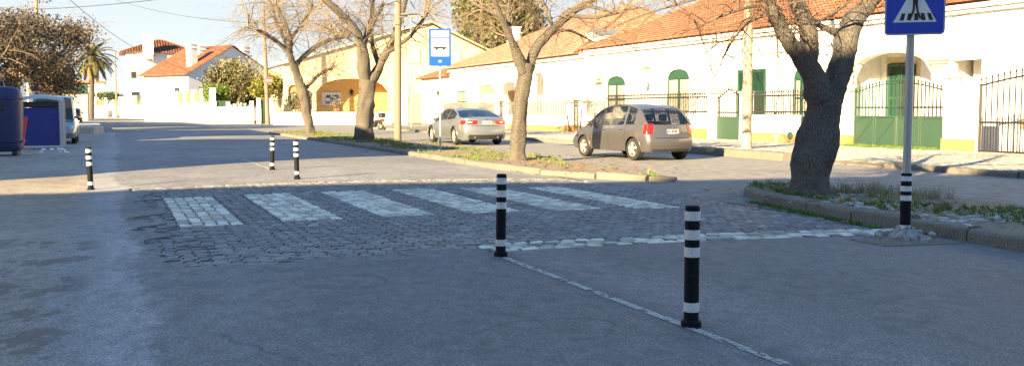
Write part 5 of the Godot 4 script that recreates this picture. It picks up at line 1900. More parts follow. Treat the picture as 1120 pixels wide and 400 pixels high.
func build_trees() -> void:
	bare_tree("thick dark gnarled tree trunk with forked limbs on near planted strip", 887, 213, [
		[[886, 214, 58, 0], [887, 200, 48, 0], [891, 170, 47, 0], [898, 135, 45, 0], [903, 108, 46, 0], [906, 92, 44, 0]],
		[[897, 108, 34, -.1], [886, 82, 27, -.15], [871, 62, 21, -.2], [856, 45, 17, -.3], [846, 30, 16, -.4], [838, 16, 20, -.5], [832, 6, 14, -.5]],
		[[884, 72, 20, -.1], [886, 50, 22, .0], [884, 25, 22, .1], [876, 2, 20, .2], [872, -30, 18, .3], [860, -80, 12, .4], [850, -130, 6, .5]],
		[[908, 110, 38, .1], [919, 85, 31, .1], [928, 58, 28, .15], [935, 35, 29, .2], [944, 18, 25, .25], [958, 2, 20, .3], [975, -22, 17, .4], [1000, -70, 12, .8], [1010, -120, 6, 1]],
		[[838, 14, 9, -.5], [815, -10, 7, -.8], [790, -40, 5, -1.2], [770, -60, 3, -1.4]],
		[[932, 40, 12, .2], [905, 15, 7, .9], [880, -30, 5, 1.4], [850, -70, 3, 1.8]],
		[[958, 0, 10, .3], [1010, -30, 7, -.6], [1060, -60, 5, -1.2], [1100, -80, 3, -1.5]],
		[[876, 0, 10, .2], [830, -40, 7, .6], [780, -70, 4, 1.0]],
		[[836, 10, 5, -.5], [810, 12, 3.5, -.6], [780, 22, 2.5, -.8], [752, 35, 1.4, -.9]],
		[[838, 16, 5, -.5], [815, 26, 3, -.3], [800, 45, 2, -.1], [792, 62, 1.2, 0]],
		[[832, 4, 5, -.5], [790, -6, 4, -.2], [740, 4, 3, .2], [700, 16, 2, .5], [668, 30, 1.2, .7]],
		[[840, 20, 4, -.4], [850, -5, 3, .4], [835, -30, 2, .8]],
		[[886, 30, 4, .1], [912, 10, 3, -.5], [925, -15, 2, -.9]],
		], "bark_grey", "twig", 71, {slim = .90, lump = .36, rough = .035, shoots = 22, end = 22, len = 1.0, r = .012, level = 2, droop = .6})
	bare_tree("slim warm barked tree with forked limbs beside the bus stop strip", 566, 176, [
		[[566, 176, 24, 0], [566, 165, 20, 0], [568, 135, 19, 0], [571, 105, 18, 0], [574, 82, 19, 0], [575, 70, 18, 0]],
		[[573, 80, 14, -.1], [566, 60, 13, -.2], [558, 42, 9, -.4], [548, 20, 7, -.6], [540, 0, 6, -.8], [533, -30, 4, -1]],
		[[577, 78, 14, .1], [584, 58, 13, .2], [592, 45, 12, .3], [606, 30, 11, .4], [622, 14, 11, .5], [642, 2, 9, .6], [665, -12, 7, .8], [690, -30, 4, 1]],
		[[560, 50, 6, -.3], [557, 25, 5, .1], [556, 0, 5, .4], [552, -30, 3, .7]],
		[[606, 30, 6, .4], [600, 10, 5, .8], [590, -15, 4, 1.2]],
		[[622, 14, 6, .5], [650, 20, 4, -.3], [680, 15, 3, -.8]],
		[[548, 20, 5, -.6], [520, 5, 4, -.2], [500, -12, 3, .3]],
		[[642, 2, 5, .6], [670, 12, 3, .2], [700, 9, 2, -.1], [722, 20, 1, -.3]],
		[[600, 36, 5, .4], [625, 30, 3, 1.0], [655, 42, 2, 1.5]],
		], "bark_warm", "twig_pale", 72, {slim = .9, rough = .045, shoots = 16, end = 9, len = 1.5, r = .018, level = 2, droop = .35})
	bare_tree("stout grey tree forking low beside the brown street pole", 400, 154, [
		[[398, 155, 26, 0], [398, 145, 22, 0], [399, 120, 20, 0], [401, 98, 20, 0], [402, 88, 20, 0]],
		[[399, 95, 16, 0], [398, 70, 15, -.2], [396, 50, 12, -.3], [388, 32, 10, -.5], [375, 16, 9, -.7], [362, 4, 8, -.9], [345, -14, 6, -1.1]],
		[[404, 92, 14, 0], [412, 76, 11, .2], [420, 58, 9, .4], [430, 36, 8, .6], [437, 12, 7, .8], [445, -18, 5, 1]],
		[[396, 52, 8, -.3], [402, 30, 7, .3], [404, 8, 6, .8], [402, -20, 4, 1.2]],
		[[414, 72, 7, .2], [404, 50, 6, 1.0], [400, 25, 5, 1.8], [410, 0, 4, 2.4]],
		[[420, 58, 5, .4], [450, 40, 4, -.4], [470, 15, 3, -.9]],
		[[388, 32, 6, -.5], [372, 40, 4, .5], [355, 30, 3, 1.2]],
		], "bark_warm", "twig_pale", 73, {slim = .92, rough = .05, shoots = 23, end = 8, len = 1.9, r = .024, level = 2, droop = .15})
	bare_tree("crooked knobbly tree with spreading twigs before the yellow house", 339, 147, [
		[[340, 148, 14, 0], [338, 138, 10, 0], [334, 118, 11, 0], [331, 104, 12, 0], [328, 92, 11, 0]],
		[[328, 94, 10, 0], [322, 72, 9, -.3], [318, 58, 8, -.5], [319, 42, 6, -.6], [314, 26, 6, -.8], [306, 8, 4, -1]],
		[[322, 72, 7, 0], [336, 55, 6, .5], [352, 44, 5, 1], [368, 38, 4, 1.5]],
		[[320, 60, 7, -.4], [306, 46, 5, -.8], [295, 38, 4, -1.4], [282, 32, 3, -2]],
		[[318, 45, 5, -.5], [330, 25, 4, .2], [338, 5, 3, .8]],
		[[331, 100, 5, 0], [345, 82, 4, .6], [360, 72, 3, 1.2]],
		[[316, 50, 5, -.4], [300, 25, 4, .6], [292, 5, 3, 1.2]],
		], "bark_warm", "twig_pale", 74, {slim = .92, rough = .06, lump = .45, shoots = 26, end = 10, len = 2.1, r = .026, level = 2, droop = .2})
	# brown seed-hung trees on the containers' side
	var q := RandomNumberGenerator.new()
	q.seed = 99
	var i := 0
	for e in [[-4.7, -72.0, 8.3, "brown half bare tree with hanging seed clusters beside grey pole"], [-7.0, -66.0, 8.0, "brown half bare tree behind the navy container"], [-4.4, -80.0, 8.6, "thin twiggy brown tree reaching towards the palm"]]:
		var o := thing("seed_tree", e[3], "tree", Vector3(e[0], 0, e[1]))
		var tm := MB.new()
		var cm := MB.new()
		var lm := MB.new()
		var h: float = e[2]
		tm.tube([Vector3(0, -.1, 0), Vector3(.1, h * .25, 0), Vector3(0, h * .5, .1)], [.36, .28, .22], 10)
		for k in 8:
			var a := TAU * k / 8.0 + q.randf() * .5
			var d := Vector3(cos(a), q.randf_range(.5, 1.2), sin(a)).normalized()
			var p0 := Vector3(0, h * q.randf_range(.3, .5), 0)
			var p1 := p0 + d * h * .28
			var p2 := p1 + (d + Vector3(0, .15, 0)).normalized() * h * .25
			tm.tube([p0, p1, p2], [.15, .10, .05], 6, false)
			for s in 5: grow(cm, p1.lerp(p2, q.randf()), (d + Vector3(q.randfn(), q.randfn() + .2, q.randfn()) * .6).normalized(), h * .3, .022, 2, q, .35)
			var dense := 1.0 if i < 2 else .35
			for s in 3:
				leaves(lm, p1.lerp(p2, q.randf() * 1.3) + Vector3(q.randfn(), q.randfn() * .7 - .3, q.randfn()) * .8, Vector3(1.0, .9, 1.0), int(250 * dense), .13, C3(.025, .026, .016), C3(.12, .085, .045), 500 + i * 40 + k * 3 + s, .5, .5)
		for k in 9:
			var p := Vector3(q.randfn() * 1.6, h * q.randf_range(.62, .95), q.randfn() * 1.6)
			leaves(lm, p, Vector3(1.1, .7, 1.1), int((250 if i < 2 else 110)), .13, C3(.03, .03, .026), C3(.11, .098, .08), 900 + i * 20 + k, .5, .3)
		for k in (16 if i < 2 else 5):
			var a := q.randf() * TAU
			var rr := q.randf_range(.8, 3.4)
			var p := Vector3(cos(a) * rr, h * q.randf_range(.30, .58), sin(a) * rr)
			leaves(lm, p, Vector3(.7, 1.0, .7), 230, .14, C3(.03, .026, .016), C3(.19, .13, .07), 1300 + i * 40 + k, .5, .75)
			tm.tube([p + Vector3(0, 1.0, 0), Vector3(p.x * .6, h * .62, p.z * .6)], [.02, .04], 4, false)
		part(o, "trunk", tm, M["bark_grey"])
		part(o, "crown", cm, M["twig_pale"])
		part(o, "seed_clusters", lm, M["dry_leaf"])
		i += 1
	# palm
	var pl := thing("palm_tree", "palm tree with drooping fronds above the garage", "palm", Vector3(-2.5, 0, -152))
	var m := MB.new()
	var pts := []
	var rad := []
	for k in 16:
		pts.append(Vector3(.02 * k, k * .55, 0)); rad.append((.5 if k > 12 else .36) * (1.06 if k % 2 else .94))
	m.tube(pts, rad, 10)
	part(pl, "trunk", m, M["bark_warm"])
	for k in 46:
		var a := k * 2.39996
		var el := lerpf(1.25, -.75, k / 46.0)
		var d := Vector3(cos(a) * cos(el), sin(el), sin(a) * cos(el))
		var fm := MB.new()
		var p := Vector3(.3, 8.6, 0)
		var x := d
		var dead := k > 38
		for s in 9:
			x = (x + Vector3(0, -.16, 0)).normalized()
			var nx := p + x * .42
			fm.col = C3(.20, .13, .05) if dead else C3(.06, .07, .02).lerp(C3(.14, .13, .045), q.randf())
			fm.tube([p, nx], [.035, .028], 3, false)
			var sd := x.cross(Vector3.UP).normalized()
			for w in 4:
				for g in [-1.0, 1.0]:
					var b := p.lerp(nx, w / 4.0)
					var t: Vector3 = b + (sd * g * .9 + x * .6 + Vector3(0, -.25, 0)).normalized() * (.75 * (1.0 - absf(s - 4) / 8.0))
					fm.tri(b, b + x * .17, t)
			p = nx
		part(pl, "frond", fm, M["leaf"])

# ---------------------------------------------------------------- vehicles
func arr_at(a: Array, t: float) -> float:       # piecewise linear [[t, value], ...] eased
	for i in a.size() - 1:
		if t <= a[i + 1][0]:
			var k: float = clamp((t - a[i][0]) / (a[i + 1][0] - a[i][0]), 0, 1)
			return lerp(a[i][1], a[i + 1][1], k)
	return a[-1][1]

# Local axes: rear bumper at z = 0, nose at z = -L, x to its own right.
func car(called: String, label: String, s: Dictionary, at: Vector3, turn: float) -> Node3D:
	var o := thing(called, label, "car", at, turn)
	var L: float = s.L
	var W: float = s.W * .5
	var rw: float = s.wheel
	var wz := [s.rear, s.rear + s.base]
	var paint: Material = M[s.paint]
	var end_shift := func(y, front):
		return arr_at(s.nose if front else s.tail, y)
	var plan := func(t):
		var rc: float = s.get("round", .75)
		var k := 1.0
		var d: float = min(t, L - t)
		if d < rc: k = .80 + .20 * sqrt(max(0.0, 1.0 - pow(1.0 - d / rc, 2.2)))
		return k
	var sect := func(yn):       # yn 0 sill .. 1 belt
		return .955 + .045 * sin(PI * clamp(yn * 1.05, 0, 1)) - .035 * max(0.0, yn - .8) / .2
	var side := func(t, y, sg):
		var yt := arr_at(s.belt, t)
		var yn: float = clamp((y - s.sill) / (yt - s.sill), 0, 1)
		var tz: float = t
		if t < .8: tz += end_shift.call(y, false) * (1.0 - t / .8)
		if L - t < .8: tz -= end_shift.call(y, true) * (1.0 - (L - t) / .8)
		return Vector3(sg * W * plan.call(t) * sect.call(yn), y, -tz)
	var N := 96
	var J := 9
	var body := MB.new()
	for sg in [-1.0, 1.0]:
		var rows := []
		for i in N + 1:
			var t := L * i / N
			var yb: float = s.sill
			for w in wz:
				var a: float = absf(t - w)
				var R: float = rw + .055
				if a < R: yb = max(yb, rw + sqrt(R * R - a * a))
			var yt := arr_at(s.belt, t)
			var row := []
			for j in J + 1:
				row.append(side.call(t, lerp(yb, yt, float(j) / J), sg))
			rows.append(row)
		body.grid(rows, sg > 0)
		# arch lips
		for w in wz:
			var pts := []
			var rr := []
			for k in 17:
				var a := PI * k / 16.0
				var R: float = rw + .05
				var y: float = max(s.sill, rw + R * sin(a))
				var p: Vector3 = side.call(clamp(w + R * cos(a), 0, L), y, sg)
				pts.append(p); rr.append(.018)
			body.tube(pts, rr, 5)
	var cap := func(front, fx, y):
		var t: float = L if front else 0.0
		var a: Vector3 = side.call(t, y, 1.0)
		var bulge: float = s.get("bulge", .13) * (1.0 - fx * fx)
		return Vector3(a.x * fx, y, a.z + (-bulge if front else bulge))
	for front in [false, true]:
		var rows := []
		var yt := arr_at(s.belt, L if front else 0.0)
		for j in J + 1:
			var row := []
			for k in 13: row.append(cap.call(front, -1.0 + k / 6.0, lerp(s.sill, yt, float(j) / J)))
			rows.append(row)
		body.grid(rows, front)
	# deck: bonnet and boot lid
	for r in [[0.0, s.td], [s.ta, L]]:
		var rows := []
		for i in 15:
			var t: float = lerp(r[0], r[1], i / 14.0)
			var yt := arr_at(s.belt, t)
			var e: Vector3 = side.call(t, yt, 1.0)
			var row := []
			for k in 11:
				var fx := -1.0 + k / 5.0
				var zz := e.z
				if t < .25: zz += s.get("bulge", .13) * (1.0 - fx * fx) * (1.0 - t / .25)
				if L - t < .25: zz -= s.get("bulge", .13) * (1.0 - fx * fx) * (1.0 - (L - t) / .25)
				row.append(Vector3(e.x * fx, yt + .035 * (1.0 - fx * fx) * min(1.0, min(t, L - t) / .3), zz))
			rows.append(row)
		body.grid(rows)
	part(o, "body", body, paint)
	# cabin
	var frame := MB.new()
	var gmat: Material = M[s.get("glass", "glass")]
	var wr: float = s.roof_w * .5
	var base_x := func(t): return side.call(t, arr_at(s.belt, t), 1.0).x - .012
	var roof_y := func(t): return arr_at(s.roof, t)
	var n := 60
	for sg in [-1.0, 1.0]:
		var glass := MB.new()
		for i in n:
			var t0: float = lerp(s.td, s.ta, float(i) / n)
			var t1: float = lerp(s.td, s.ta, float(i + 1) / n)
			var col := func(t, k):
				var y0 := arr_at(s.belt, t)
				var y1: float = max(y0, roof_y.call(t) - .03)
				var full: float = s.H - y0
				var y: float = lerp(y0, y1, k)
				return Vector3(sg * lerp(base_x.call(t), wr, pow(clamp((y - y0) / full, 0, 1), 1.15)), y, -t)
			var tm := (t0 + t1) * .5
			var solid := false
			for p in s.pillars:
				if tm > p[0] and tm < p[1]: solid = true
			if solid and glass.v.size() > 0:
				part(o, "side_window", glass, gmat)
				glass = MB.new()
			var mb: MB = frame if solid else glass
			for k in 3:
				var a: Vector3 = col.call(t0, k / 3.0)
				var b: Vector3 = col.call(t1, k / 3.0)
				var c: Vector3 = col.call(t1, (k + 1) / 3.0)
				var d: Vector3 = col.call(t0, (k + 1) / 3.0)
				if sg > 0: mb.quad(b, a, d, c)
				else: mb.quad(a, b, c, d)
		if glass.v.size() > 0: part(o, "side_window", glass, gmat)
		# edge tubes: rear pillar, roof side, front pillar
		var edge := []
		var er := []
		for i in 41:
			var t: float = lerp(s.td, s.ta, i / 40.0)
			var y: float = max(arr_at(s.belt, t), roof_y.call(t) - .03)
			var y0 := arr_at(s.belt, t)
			edge.append(Vector3(sg * lerp(base_x.call(t), wr, pow(clamp((y - y0) / (s.H - y0), 0, 1), 1.15)), y, -t)); er.append(s.get("edge", .034))
		frame.tube(edge, er, 6)
	var across := func(t0, t1, mb, cnt, lift):
		var rows := []
		for i in cnt + 1:
			var t: float = lerp(t0, t1, float(i) / cnt)
			var y: float = roof_y.call(t)
			var y0 := arr_at(s.belt, t)
			var hw: float = lerp(base_x.call(t), wr, pow(clamp((y - .03 - y0) / (s.H - y0), 0, 1), 1.15))
			var row := []
			for k in 11:
				var fx := -1.0 + k / 5.0
				row.append(Vector3(hw * fx, y - .03 + .05 * (1.0 - fx * fx) + lift, -t))
			rows.append(row)
		mb.grid(rows)
	across.call(s.tc, s.tb, frame, 12, 0.0)
	var rg := MB.new()
	across.call(s.td, s.tc, rg, 6, 0.0)
	part(o, "rear_window", rg, gmat)
	rg = MB.new()
	across.call(s.tb, s.ta, rg, 6, 0.0)
	part(o, "windscreen", rg, gmat)
	part(o, "roof", frame, paint)
	# underside and wheel wells
	var um := MB.new()
	um.box(Vector3(0, s.sill + .10, -L * .5), Vector3(s.W - .5, .24, L - .7))
	um.box(Vector3(0, s.sill + .02, -L * .5), Vector3(s.W - .16, .06, s.base - rw * 2.0 - .2))
	um.box(Vector3(0, arr_at(s.belt, L * .5) - .16, -L * .5), Vector3(s.W - .26, .05, L - 1.0))
	part(o, "underbody", um, M["dark_plastic"])
	# seats
	for e in [[-.36, .52], [.36, .52], [-.36, .30], [.36, .30]]:
		var sm := MB.new()
		var z: float = -lerp(s.td, s.ta, e[1])
		sm.bbox(Vector3(e[0], .72, z), Vector3(.5, .62, .16), .05, Basis(Vector3.RIGHT, .2))
		sm.bbox(Vector3(e[0], 1.13, z + .09), Vector3(.27, .19, .10), .04)
		part(o, "seat", sm, M["car_interior"])
	# wheels
	for sg in [-1.0, 1.0]:
		for w in wz:
			var c := Vector3(sg * (W - .11), rw, -w)
			var rot := Basis(Vector3.BACK, -PI / 2 * sg)
			var wm := MB.new()
			wm.lathe(c, [Vector2(.0, -.1), Vector2(rw * .62, -.1), Vector2(rw * .93, -.095), Vector2(rw, -.06), Vector2(rw, .06), Vector2(rw * .95, .092), Vector2(rw * .66, .098), Vector2(rw * .64, .075)], 28, rot)
			var wh := part(o, "wheel", wm, M["tyre"])
			var rm := MB.new()
			rm.lathe(c, [Vector2(rw * .66, .085), Vector2(rw * .60, .09), Vector2(rw * .58, .05)], 28, rot)
			rm.lathe(c, [Vector2(.065, .09), Vector2(.05, .105), Vector2(.0, .105)], 12, rot)
			var sp: int = s.spokes
			for k in sp:
				var a := TAU * k / sp
				var d := rot * Vector3(cos(a), 0, sin(a))
				var mid: Vector3 = c + rot * Vector3(0, .085, 0) + d * rw * .33
				rm.box(mid, Vector3(rw * .52, .03, s.spoke_w), Basis(d, rot.y, d.cross(rot.y)))
			part(wh, "rim", rm, M["rim"])
			var dk := MB.new()
			dk.lathe(c, [Vector2(rw * .6, .045), Vector2(0, .045)], 20, rot)
			part(wh, "brake_disc", dk, M["cast_iron"])
	# lamps, plate, bumper, handles laid on the skin
	var patch := func(fx0, fx1, ya, yb, lift):      # on the tail
		var mb := MB.new()
		var rows := []
		for j in 5:
			var row := []
			for k in 9:
				row.append(cap.call(false, lerp(fx0, fx1, k / 8.0), lerp(ya, yb, j / 4.0)) + Vector3(0, 0, lift))
			rows.append(row)
		mb.grid(rows)
		var b: Array = rows[0]
		for k in 8: mb.quad(b[k] + Vector3(0, 0, -lift - .02), b[k + 1] + Vector3(0, 0, -lift - .02), b[k + 1], b[k])
		return mb
	for sg in [-1.0, 1.0]:
		var mb: MB = patch.call(sg * s.lamp[0] if sg > 0 else -1.0, 1.0 if sg > 0 else -s.lamp[0], s.lamp[1], s.lamp[2], .012)
		var rows := []
		for j in 5:
			var row := []
			for k in 6:
				var y: float = lerp(s.lamp[1], s.lamp[2], j / 4.0)
				row.append(side.call(s.lamp[3] * k / 5.0, y, sg) + Vector3(sg * .010, 0, .008))
			rows.append(row)
		mb.grid(rows, sg > 0)
		for j in 4:
			var a: Vector3 = cap.call(false, sg, lerp(s.lamp[1], s.lamp[2], j / 4.0)) + Vector3(0, 0, .012)
			var b: Vector3 = cap.call(false, sg, lerp(s.lamp[1], s.lamp[2], (j + 1) / 4.0)) + Vector3(0, 0, .012)
			mb.quad(a, rows[j][0], rows[j + 1][0], b)
		part(o, "tail_light", mb, M["tail_red"])
		if s.has("lamp_strip"):
			part(o, "lamp_strip", patch.call(sg * .86 - .1, sg * .86 + .1, s.lamp[1] + .05, s.lamp[1] + .10, .018), M["plate_white"])
	var pb: float = s.plate
	var pmesh := part(o, "number_plate", patch.call(-.30, .30, pb, pb + .11, .016), M["plate_white"])
	part(pmesh, "blue_band", patch.call(-.30, -.25, pb + .004, pb + .106, .020), M["plate_blue"])
	part(pmesh, "yellow_band", patch.call(.25, .30, pb + .004, pb + .106, .020), M["plate_yellow"])
	var chars := MB.new()
	var cxs := -.22
	for k in 8:
		if k == 2 or k == 5:
			cxs += .03
			continue
		for b in [[0.0, .012], [.022, .01]]:
			var p: Vector3 = cap.call(false, cxs + b[0], pb + .055)
			chars.box(p + Vector3(0, 0, .022), Vector3(b[1], .07, .004))
		cxs += .062
	part(pmesh, "characters", chars, M["sign_black"])
	part(o, "bumper_insert", patch.call(-.92, .92, s.sill, s.sill + s.skirt, .012), M["dark_plastic"])
	part(o, "tailgate_seam", patch.call(-.82, .82, s.seam, s.seam + .016, .006), M["dark_plastic"])
	part(o, "badge", patch.call(-.045, .045, s.badge, s.badge + .05, .014), M["chrome"])
	for sg in [-1.0, 1.0]:
		for t in s.doors:
			var sm := MB.new()
			var rows := []
			for j in 9:
				var y: float = lerp(s.sill + .06, arr_at(s.belt, t) - .005, j / 8.0)
				rows.append([side.call(t - .006, y, sg) + Vector3(sg * .004, 0, 0), side.call(t + .006, y, sg) + Vector3(sg * .004, 0, 0)])
			sm.grid(rows, sg < 0)
			part(o, "door_seam", sm, M["dark_plastic"])
		for t in s.handles:
			var hm := MB.new()
			var p: Vector3 = side.call(t, arr_at(s.belt, t) - .12, sg)
			hm.bbox(p + Vector3(sg * .02, 0, 0), Vector3(.035, .03, .17), .01)
			part(o, "door_handle", hm, paint)
		var mm := MB.new()
		var mp: Vector3 = side.call(s.ta - .35, arr_at(s.belt, s.ta - .35), sg)
		mm.bbox(mp + Vector3(sg * .10, .07, 0), Vector3(.20, .13, .10), .04)
		part(o, "mirror", mm, paint)
		var hl := MB.new()
		var rows2 := []
		for j in 4:
			var row := []
			for k in 5: row.append(side.call(L - .5 * k / 4.0, lerp(.58, .72, j / 3.0), sg) + Vector3(sg * .01, 0, -.008))
			rows2.append(row)
		hl.grid(rows2, sg < 0)
		part(o, "headlight", hl, M["chrome"])
	if s.has("exhaust"):
		for sg in [-1.0, 1.0]:
			var xm := MB.new()
			var p: Vector3 = cap.call(false, sg * .62, s.sill + .08)
			xm.tube([p + Vector3(0, 0, -.1), p + Vector3(0, 0, .03)], [.045, .045], 12)
			part(o, "exhaust_pipe", xm, M["chrome"])
	if s.has("wiper"):
		var xm := MB.new()
		xm.tube([Vector3(.0, arr_at(s.belt, s.td) + .03, -s.td - .02 + .06), Vector3(-.38, arr_at(s.belt, s.td) + .10, -s.td - .07 + .06)], [.012, .008], 5)
		part(o, "wiper", xm, M["dark_plastic"])
	return o

func build_cars() -> void:
	var hatch := {L = 3.9, W = 1.68, H = 1.50, wheel = .30, rear = .62, base = 2.48, sill = .24, paint = "paint_grey", roof_w = 1.14,
		belt = [[0, .95], [.4, .97], [1.2, .94], [2.4, .91], [2.9, .90], [3.2, .86], [3.5, .78], [3.75, .68], [3.9, .58]],
		roof = [[.10, .96], [.25, 1.14], [.40, 1.30], [.55, 1.39], [.8, 1.45], [1.2, 1.49], [1.6, 1.50], [1.95, 1.475], [2.2, 1.42], [2.45, 1.30], [2.7, 1.13], [3.05, .89]],
		td = .10, tc = .52, tb = 2.15, ta = 3.05, tail = [[.24, .06], [.45, -.01], [.62, 0.0], [.68, .05], [.95, .10]], nose = [[.2, .10], [.45, 0.0], [.75, .12]],
		pillars = [[.10, .62], [1.05, 1.13], [1.72, 1.84], [2.42, 2.50]], lamp = [.87, .71, .97, .14], plate = .72, skirt = .07, seam = .60, badge = .86,
		doors = [.98, 1.78, 2.75], handles = [1.2, 2.0], spokes = 5, spoke_w = .07, wiper = true, round = .7, bulge = .12}
	car("hatchback", "dusty grey five door hatchback parked at the pavement kerb", hatch, Vector3(14.05, .004, -23.6), 0.10).scale = Vector3.ONE * 1.02
	var coupe := {L = 4.70, W = 1.85, H = 1.39, wheel = .335, rear = .98, base = 2.81, sill = .22, paint = "paint_silver", roof_w = 1.16,
		belt = [[0, .98], [.25, 1.02], [.7, 1.0], [1.6, .95], [3.1, .88], [3.5, .85], [4.2, .74], [4.55, .66], [4.7, .58]],
		roof = [[.42, 1.01], [.9, 1.16], [1.35, 1.29], [1.8, 1.365], [2.3, 1.39], [2.75, 1.35], [3.05, 1.22], [3.55, .85]],
		td = .42, tc = 1.35, tb = 2.7, ta = 3.55, tail = [[.22, .06], [.42, -.02], [.62, 0.0], [.7, .03], [.95, .04], [1.02, .0]], nose = [[.2, .1], [.45, 0.0], [.72, .12]],
		pillars = [[.42, 1.02], [1.98, 2.06], [2.92, 3.0]], lamp = [.50, .78, .92, .30], lamp_strip = true, plate = .78, skirt = .17, seam = .72, badge = .93,
		doors = [1.35, 2.15, 3.2], handles = [1.6, 2.5], spokes = 7, spoke_w = .05, exhaust = true, round = .8, bulge = .16, glass = "glass_dark"}
	car("fastback_car", "shiny silver fastback car parked on the service road", coupe, Vector3(13.35, .004, -36.2), 0.0).scale = Vector3.ONE * 1.04
	var van := {L = 4.3, W = 1.80, H = 1.95, wheel = .31, rear = .7, base = 2.7, sill = .24, paint = "paint_silver", roof_w = 1.42,
		belt = [[0, 1.05], [1.4, 1.05], [2.8, 1.02], [3.3, .98], [3.9, .86], [4.3, .70]],
		roof = [[.04, 1.05], [.10, 1.5], [.22, 1.88], [.5, 1.93], [1.6, 1.95], [2.3, 1.92], [2.7, 1.75], [3.4, 1.0]],
		td = .04, tc = .22, tb = 2.4, ta = 3.4, tail = [[.24, .04], [1.0, .02]], nose = [[.2, .1], [.45, 0.0], [.8, .12]],
		pillars = [[.04, .4], [1.2, 1.35], [2.0, 2.12], [2.75, 2.85]], lamp = [.84, .8, 1.04, .2], plate = .6, skirt = .1, seam = .5, badge = .95,
		doors = [1.3, 2.1, 3.1], handles = [1.5, 2.35], spokes = 5, spoke_w = .07, glass = "glass_dark"}
	car("parked_van", "silver van parked behind the bright blue container", van, Vector3(-2.2, 0, -48.0), PI)
	hatch.paint = "paint_dark"
	hatch.glass = "glass_dark"
	car("dark_car", "small dark car parked by the garage wall", hatch, Vector3(-3.6, 0, -112.0), 0.0)
	# scooter
	var p := Vector3(16.5, .004, -66.0)
	var sc := thing("scooter", "scooter with pale seat, red tail and grey top box by gate", "scooter", p, .35)
	for z in [-.62, .62]:
		var wm := MB.new()
		wm.lathe(Vector3(0, .24, z), [Vector2(.12, -.05), Vector2(.22, -.055), Vector2(.24, 0), Vector2(.22, .055), Vector2(.12, .05)], 18, Basis(Vector3.BACK, PI / 2))
		var wh := part(sc, "wheel", wm, M["tyre"])
		wm = MB.new()
		wm.lathe(Vector3(0, .24, z), [Vector2(0, -.03), Vector2(.13, -.04), Vector2(.13, .04), Vector2(0, .03)], 12, Basis(Vector3.BACK, PI / 2))
		part(wh, "rim", wm, M["rim"])
	var bm := MB.new()
	bm.tube([Vector3(0, .42, .72), Vector3(0, .58, .45), Vector3(0, .55, .1), Vector3(0, .30, -.1), Vector3(0, .28, -.35)], [.08, .17, .16, .14, .12], 10)
	part(sc, "body", bm, M["dark_plastic"])
	bm = MB.new()
	bm.bbox(Vector3(0, .62, -.52), Vector3(.42, .75, .07), .03, Basis(Vector3.RIGHT, -.25))
	bm.tube([Vector3(0, .2, -.62), Vector3(0, .95, -.42)], [.05, .04], 8)
	part(sc, "leg_shield", bm, M["dark_plastic"])
	bm = MB.new()
	bm.bbox(Vector3(0, .74, .35), Vector3(.32, .12, .75), .05)
	part(sc, "seat", bm, M["scooter_white"])
	bm = MB.new()
	bm.bbox(Vector3(.05, .62, .80), Vector3(.22, .18, .1), .03)
	part(sc, "tail_light", bm, M["scooter_red"])
	bm = MB.new()
	bm.bbox(Vector3(.04, .40, .88), Vector3(.2, .16, .02), .004)
	part(sc, "number_plate", bm, M["plate_yellow"])
	bm = MB.new()
	bm.tube([Vector3(-.36, 1.02, -.35), Vector3(0, .98, -.42), Vector3(.36, 1.02, -.35)], [.025, .025, .025], 6)
	part(sc, "handlebar", bm, M["grey_metal"])
	for x in [-.34, .34]:
		bm = MB.new()
		bm.tube([Vector3(x * .8, 1.0, -.38), Vector3(x, 1.2, -.4)], [.01, .01], 4)
		bm.bbox(Vector3(x, 1.22, -.4), Vector3(.14, .09, .03), .02)
		part(sc, "mirror", bm, M["dark_plastic"])
	bm = MB.new()
	bm.bbox(Vector3(0, .98, .72), Vector3(.42, .32, .4), .06)
	part(sc, "top_box", bm, M["dark_plastic"])

# ---------------------------------------------------------------- bollards, signs, poles
func banded_post(o: Node3D, tall: float, r: float) -> void:
	var f := func(k): return tall * (1.0 - k)
	var m := MB.new()
	m.lathe(Vector3.ZERO, [Vector2(r, 0), Vector2(r, tall - .012), Vector2(r * .9, tall), Vector2(0, tall + .004)], 28)
	part(o, "post", m, M["black_rubber"])
	for b in [[.045, .12], [.197, .277], [.34, .42], [.796, .873]]:
		m = MB.new()
		m.lathe(Vector3.ZERO, [Vector2(r, f.call(b[1])), Vector2(r + .0022, f.call(b[1])), Vector2(r + .0022, f.call(b[0])), Vector2(r, f.call(b[0]))], 28)
		part(o, "white_band", m, M["white_band"])

func glyph_bus(parent: Node, c: Vector3, X: Vector3, w: float) -> void:
	var N := X.cross(Vector3.UP).normalized()
	var m := MB.new()
	var o := c + N * .004
	m.poly(PackedVector2Array([Vector2(-.5, -.08), Vector2(.5, -.08), Vector2(.5, .0), Vector2(.46, .06), Vector2(-.5, .06)]), o, X * w, Vector3.UP * w, .003)
	m.poly(PackedVector2Array([Vector2(-.5, .17), Vector2(.44, .17), Vector2(.47, .21), Vector2(-.48, .21)]), o, X * w, Vector3.UP * w, .003)
	for k in 5:
		var x := -.5 + k * .235
		m.poly(PackedVector2Array([Vector2(x, .05), Vector2(x + .03, .05), Vector2(x + .03, .18), Vector2(x, .18)]), o, X * w, Vector3.UP * w, .0025)
	for x in [-.27, .28]:
		var pts := PackedVector2Array()
		for k in 14: pts.append(Vector2(x + .1 * cos(TAU * k / 14), -.10 + .1 * sin(TAU * k / 14)))
		m.poly(pts, o + N * .002, X * w, Vector3.UP * w, .003)
	part(parent, "bus_symbol", m, M["sign_black"])

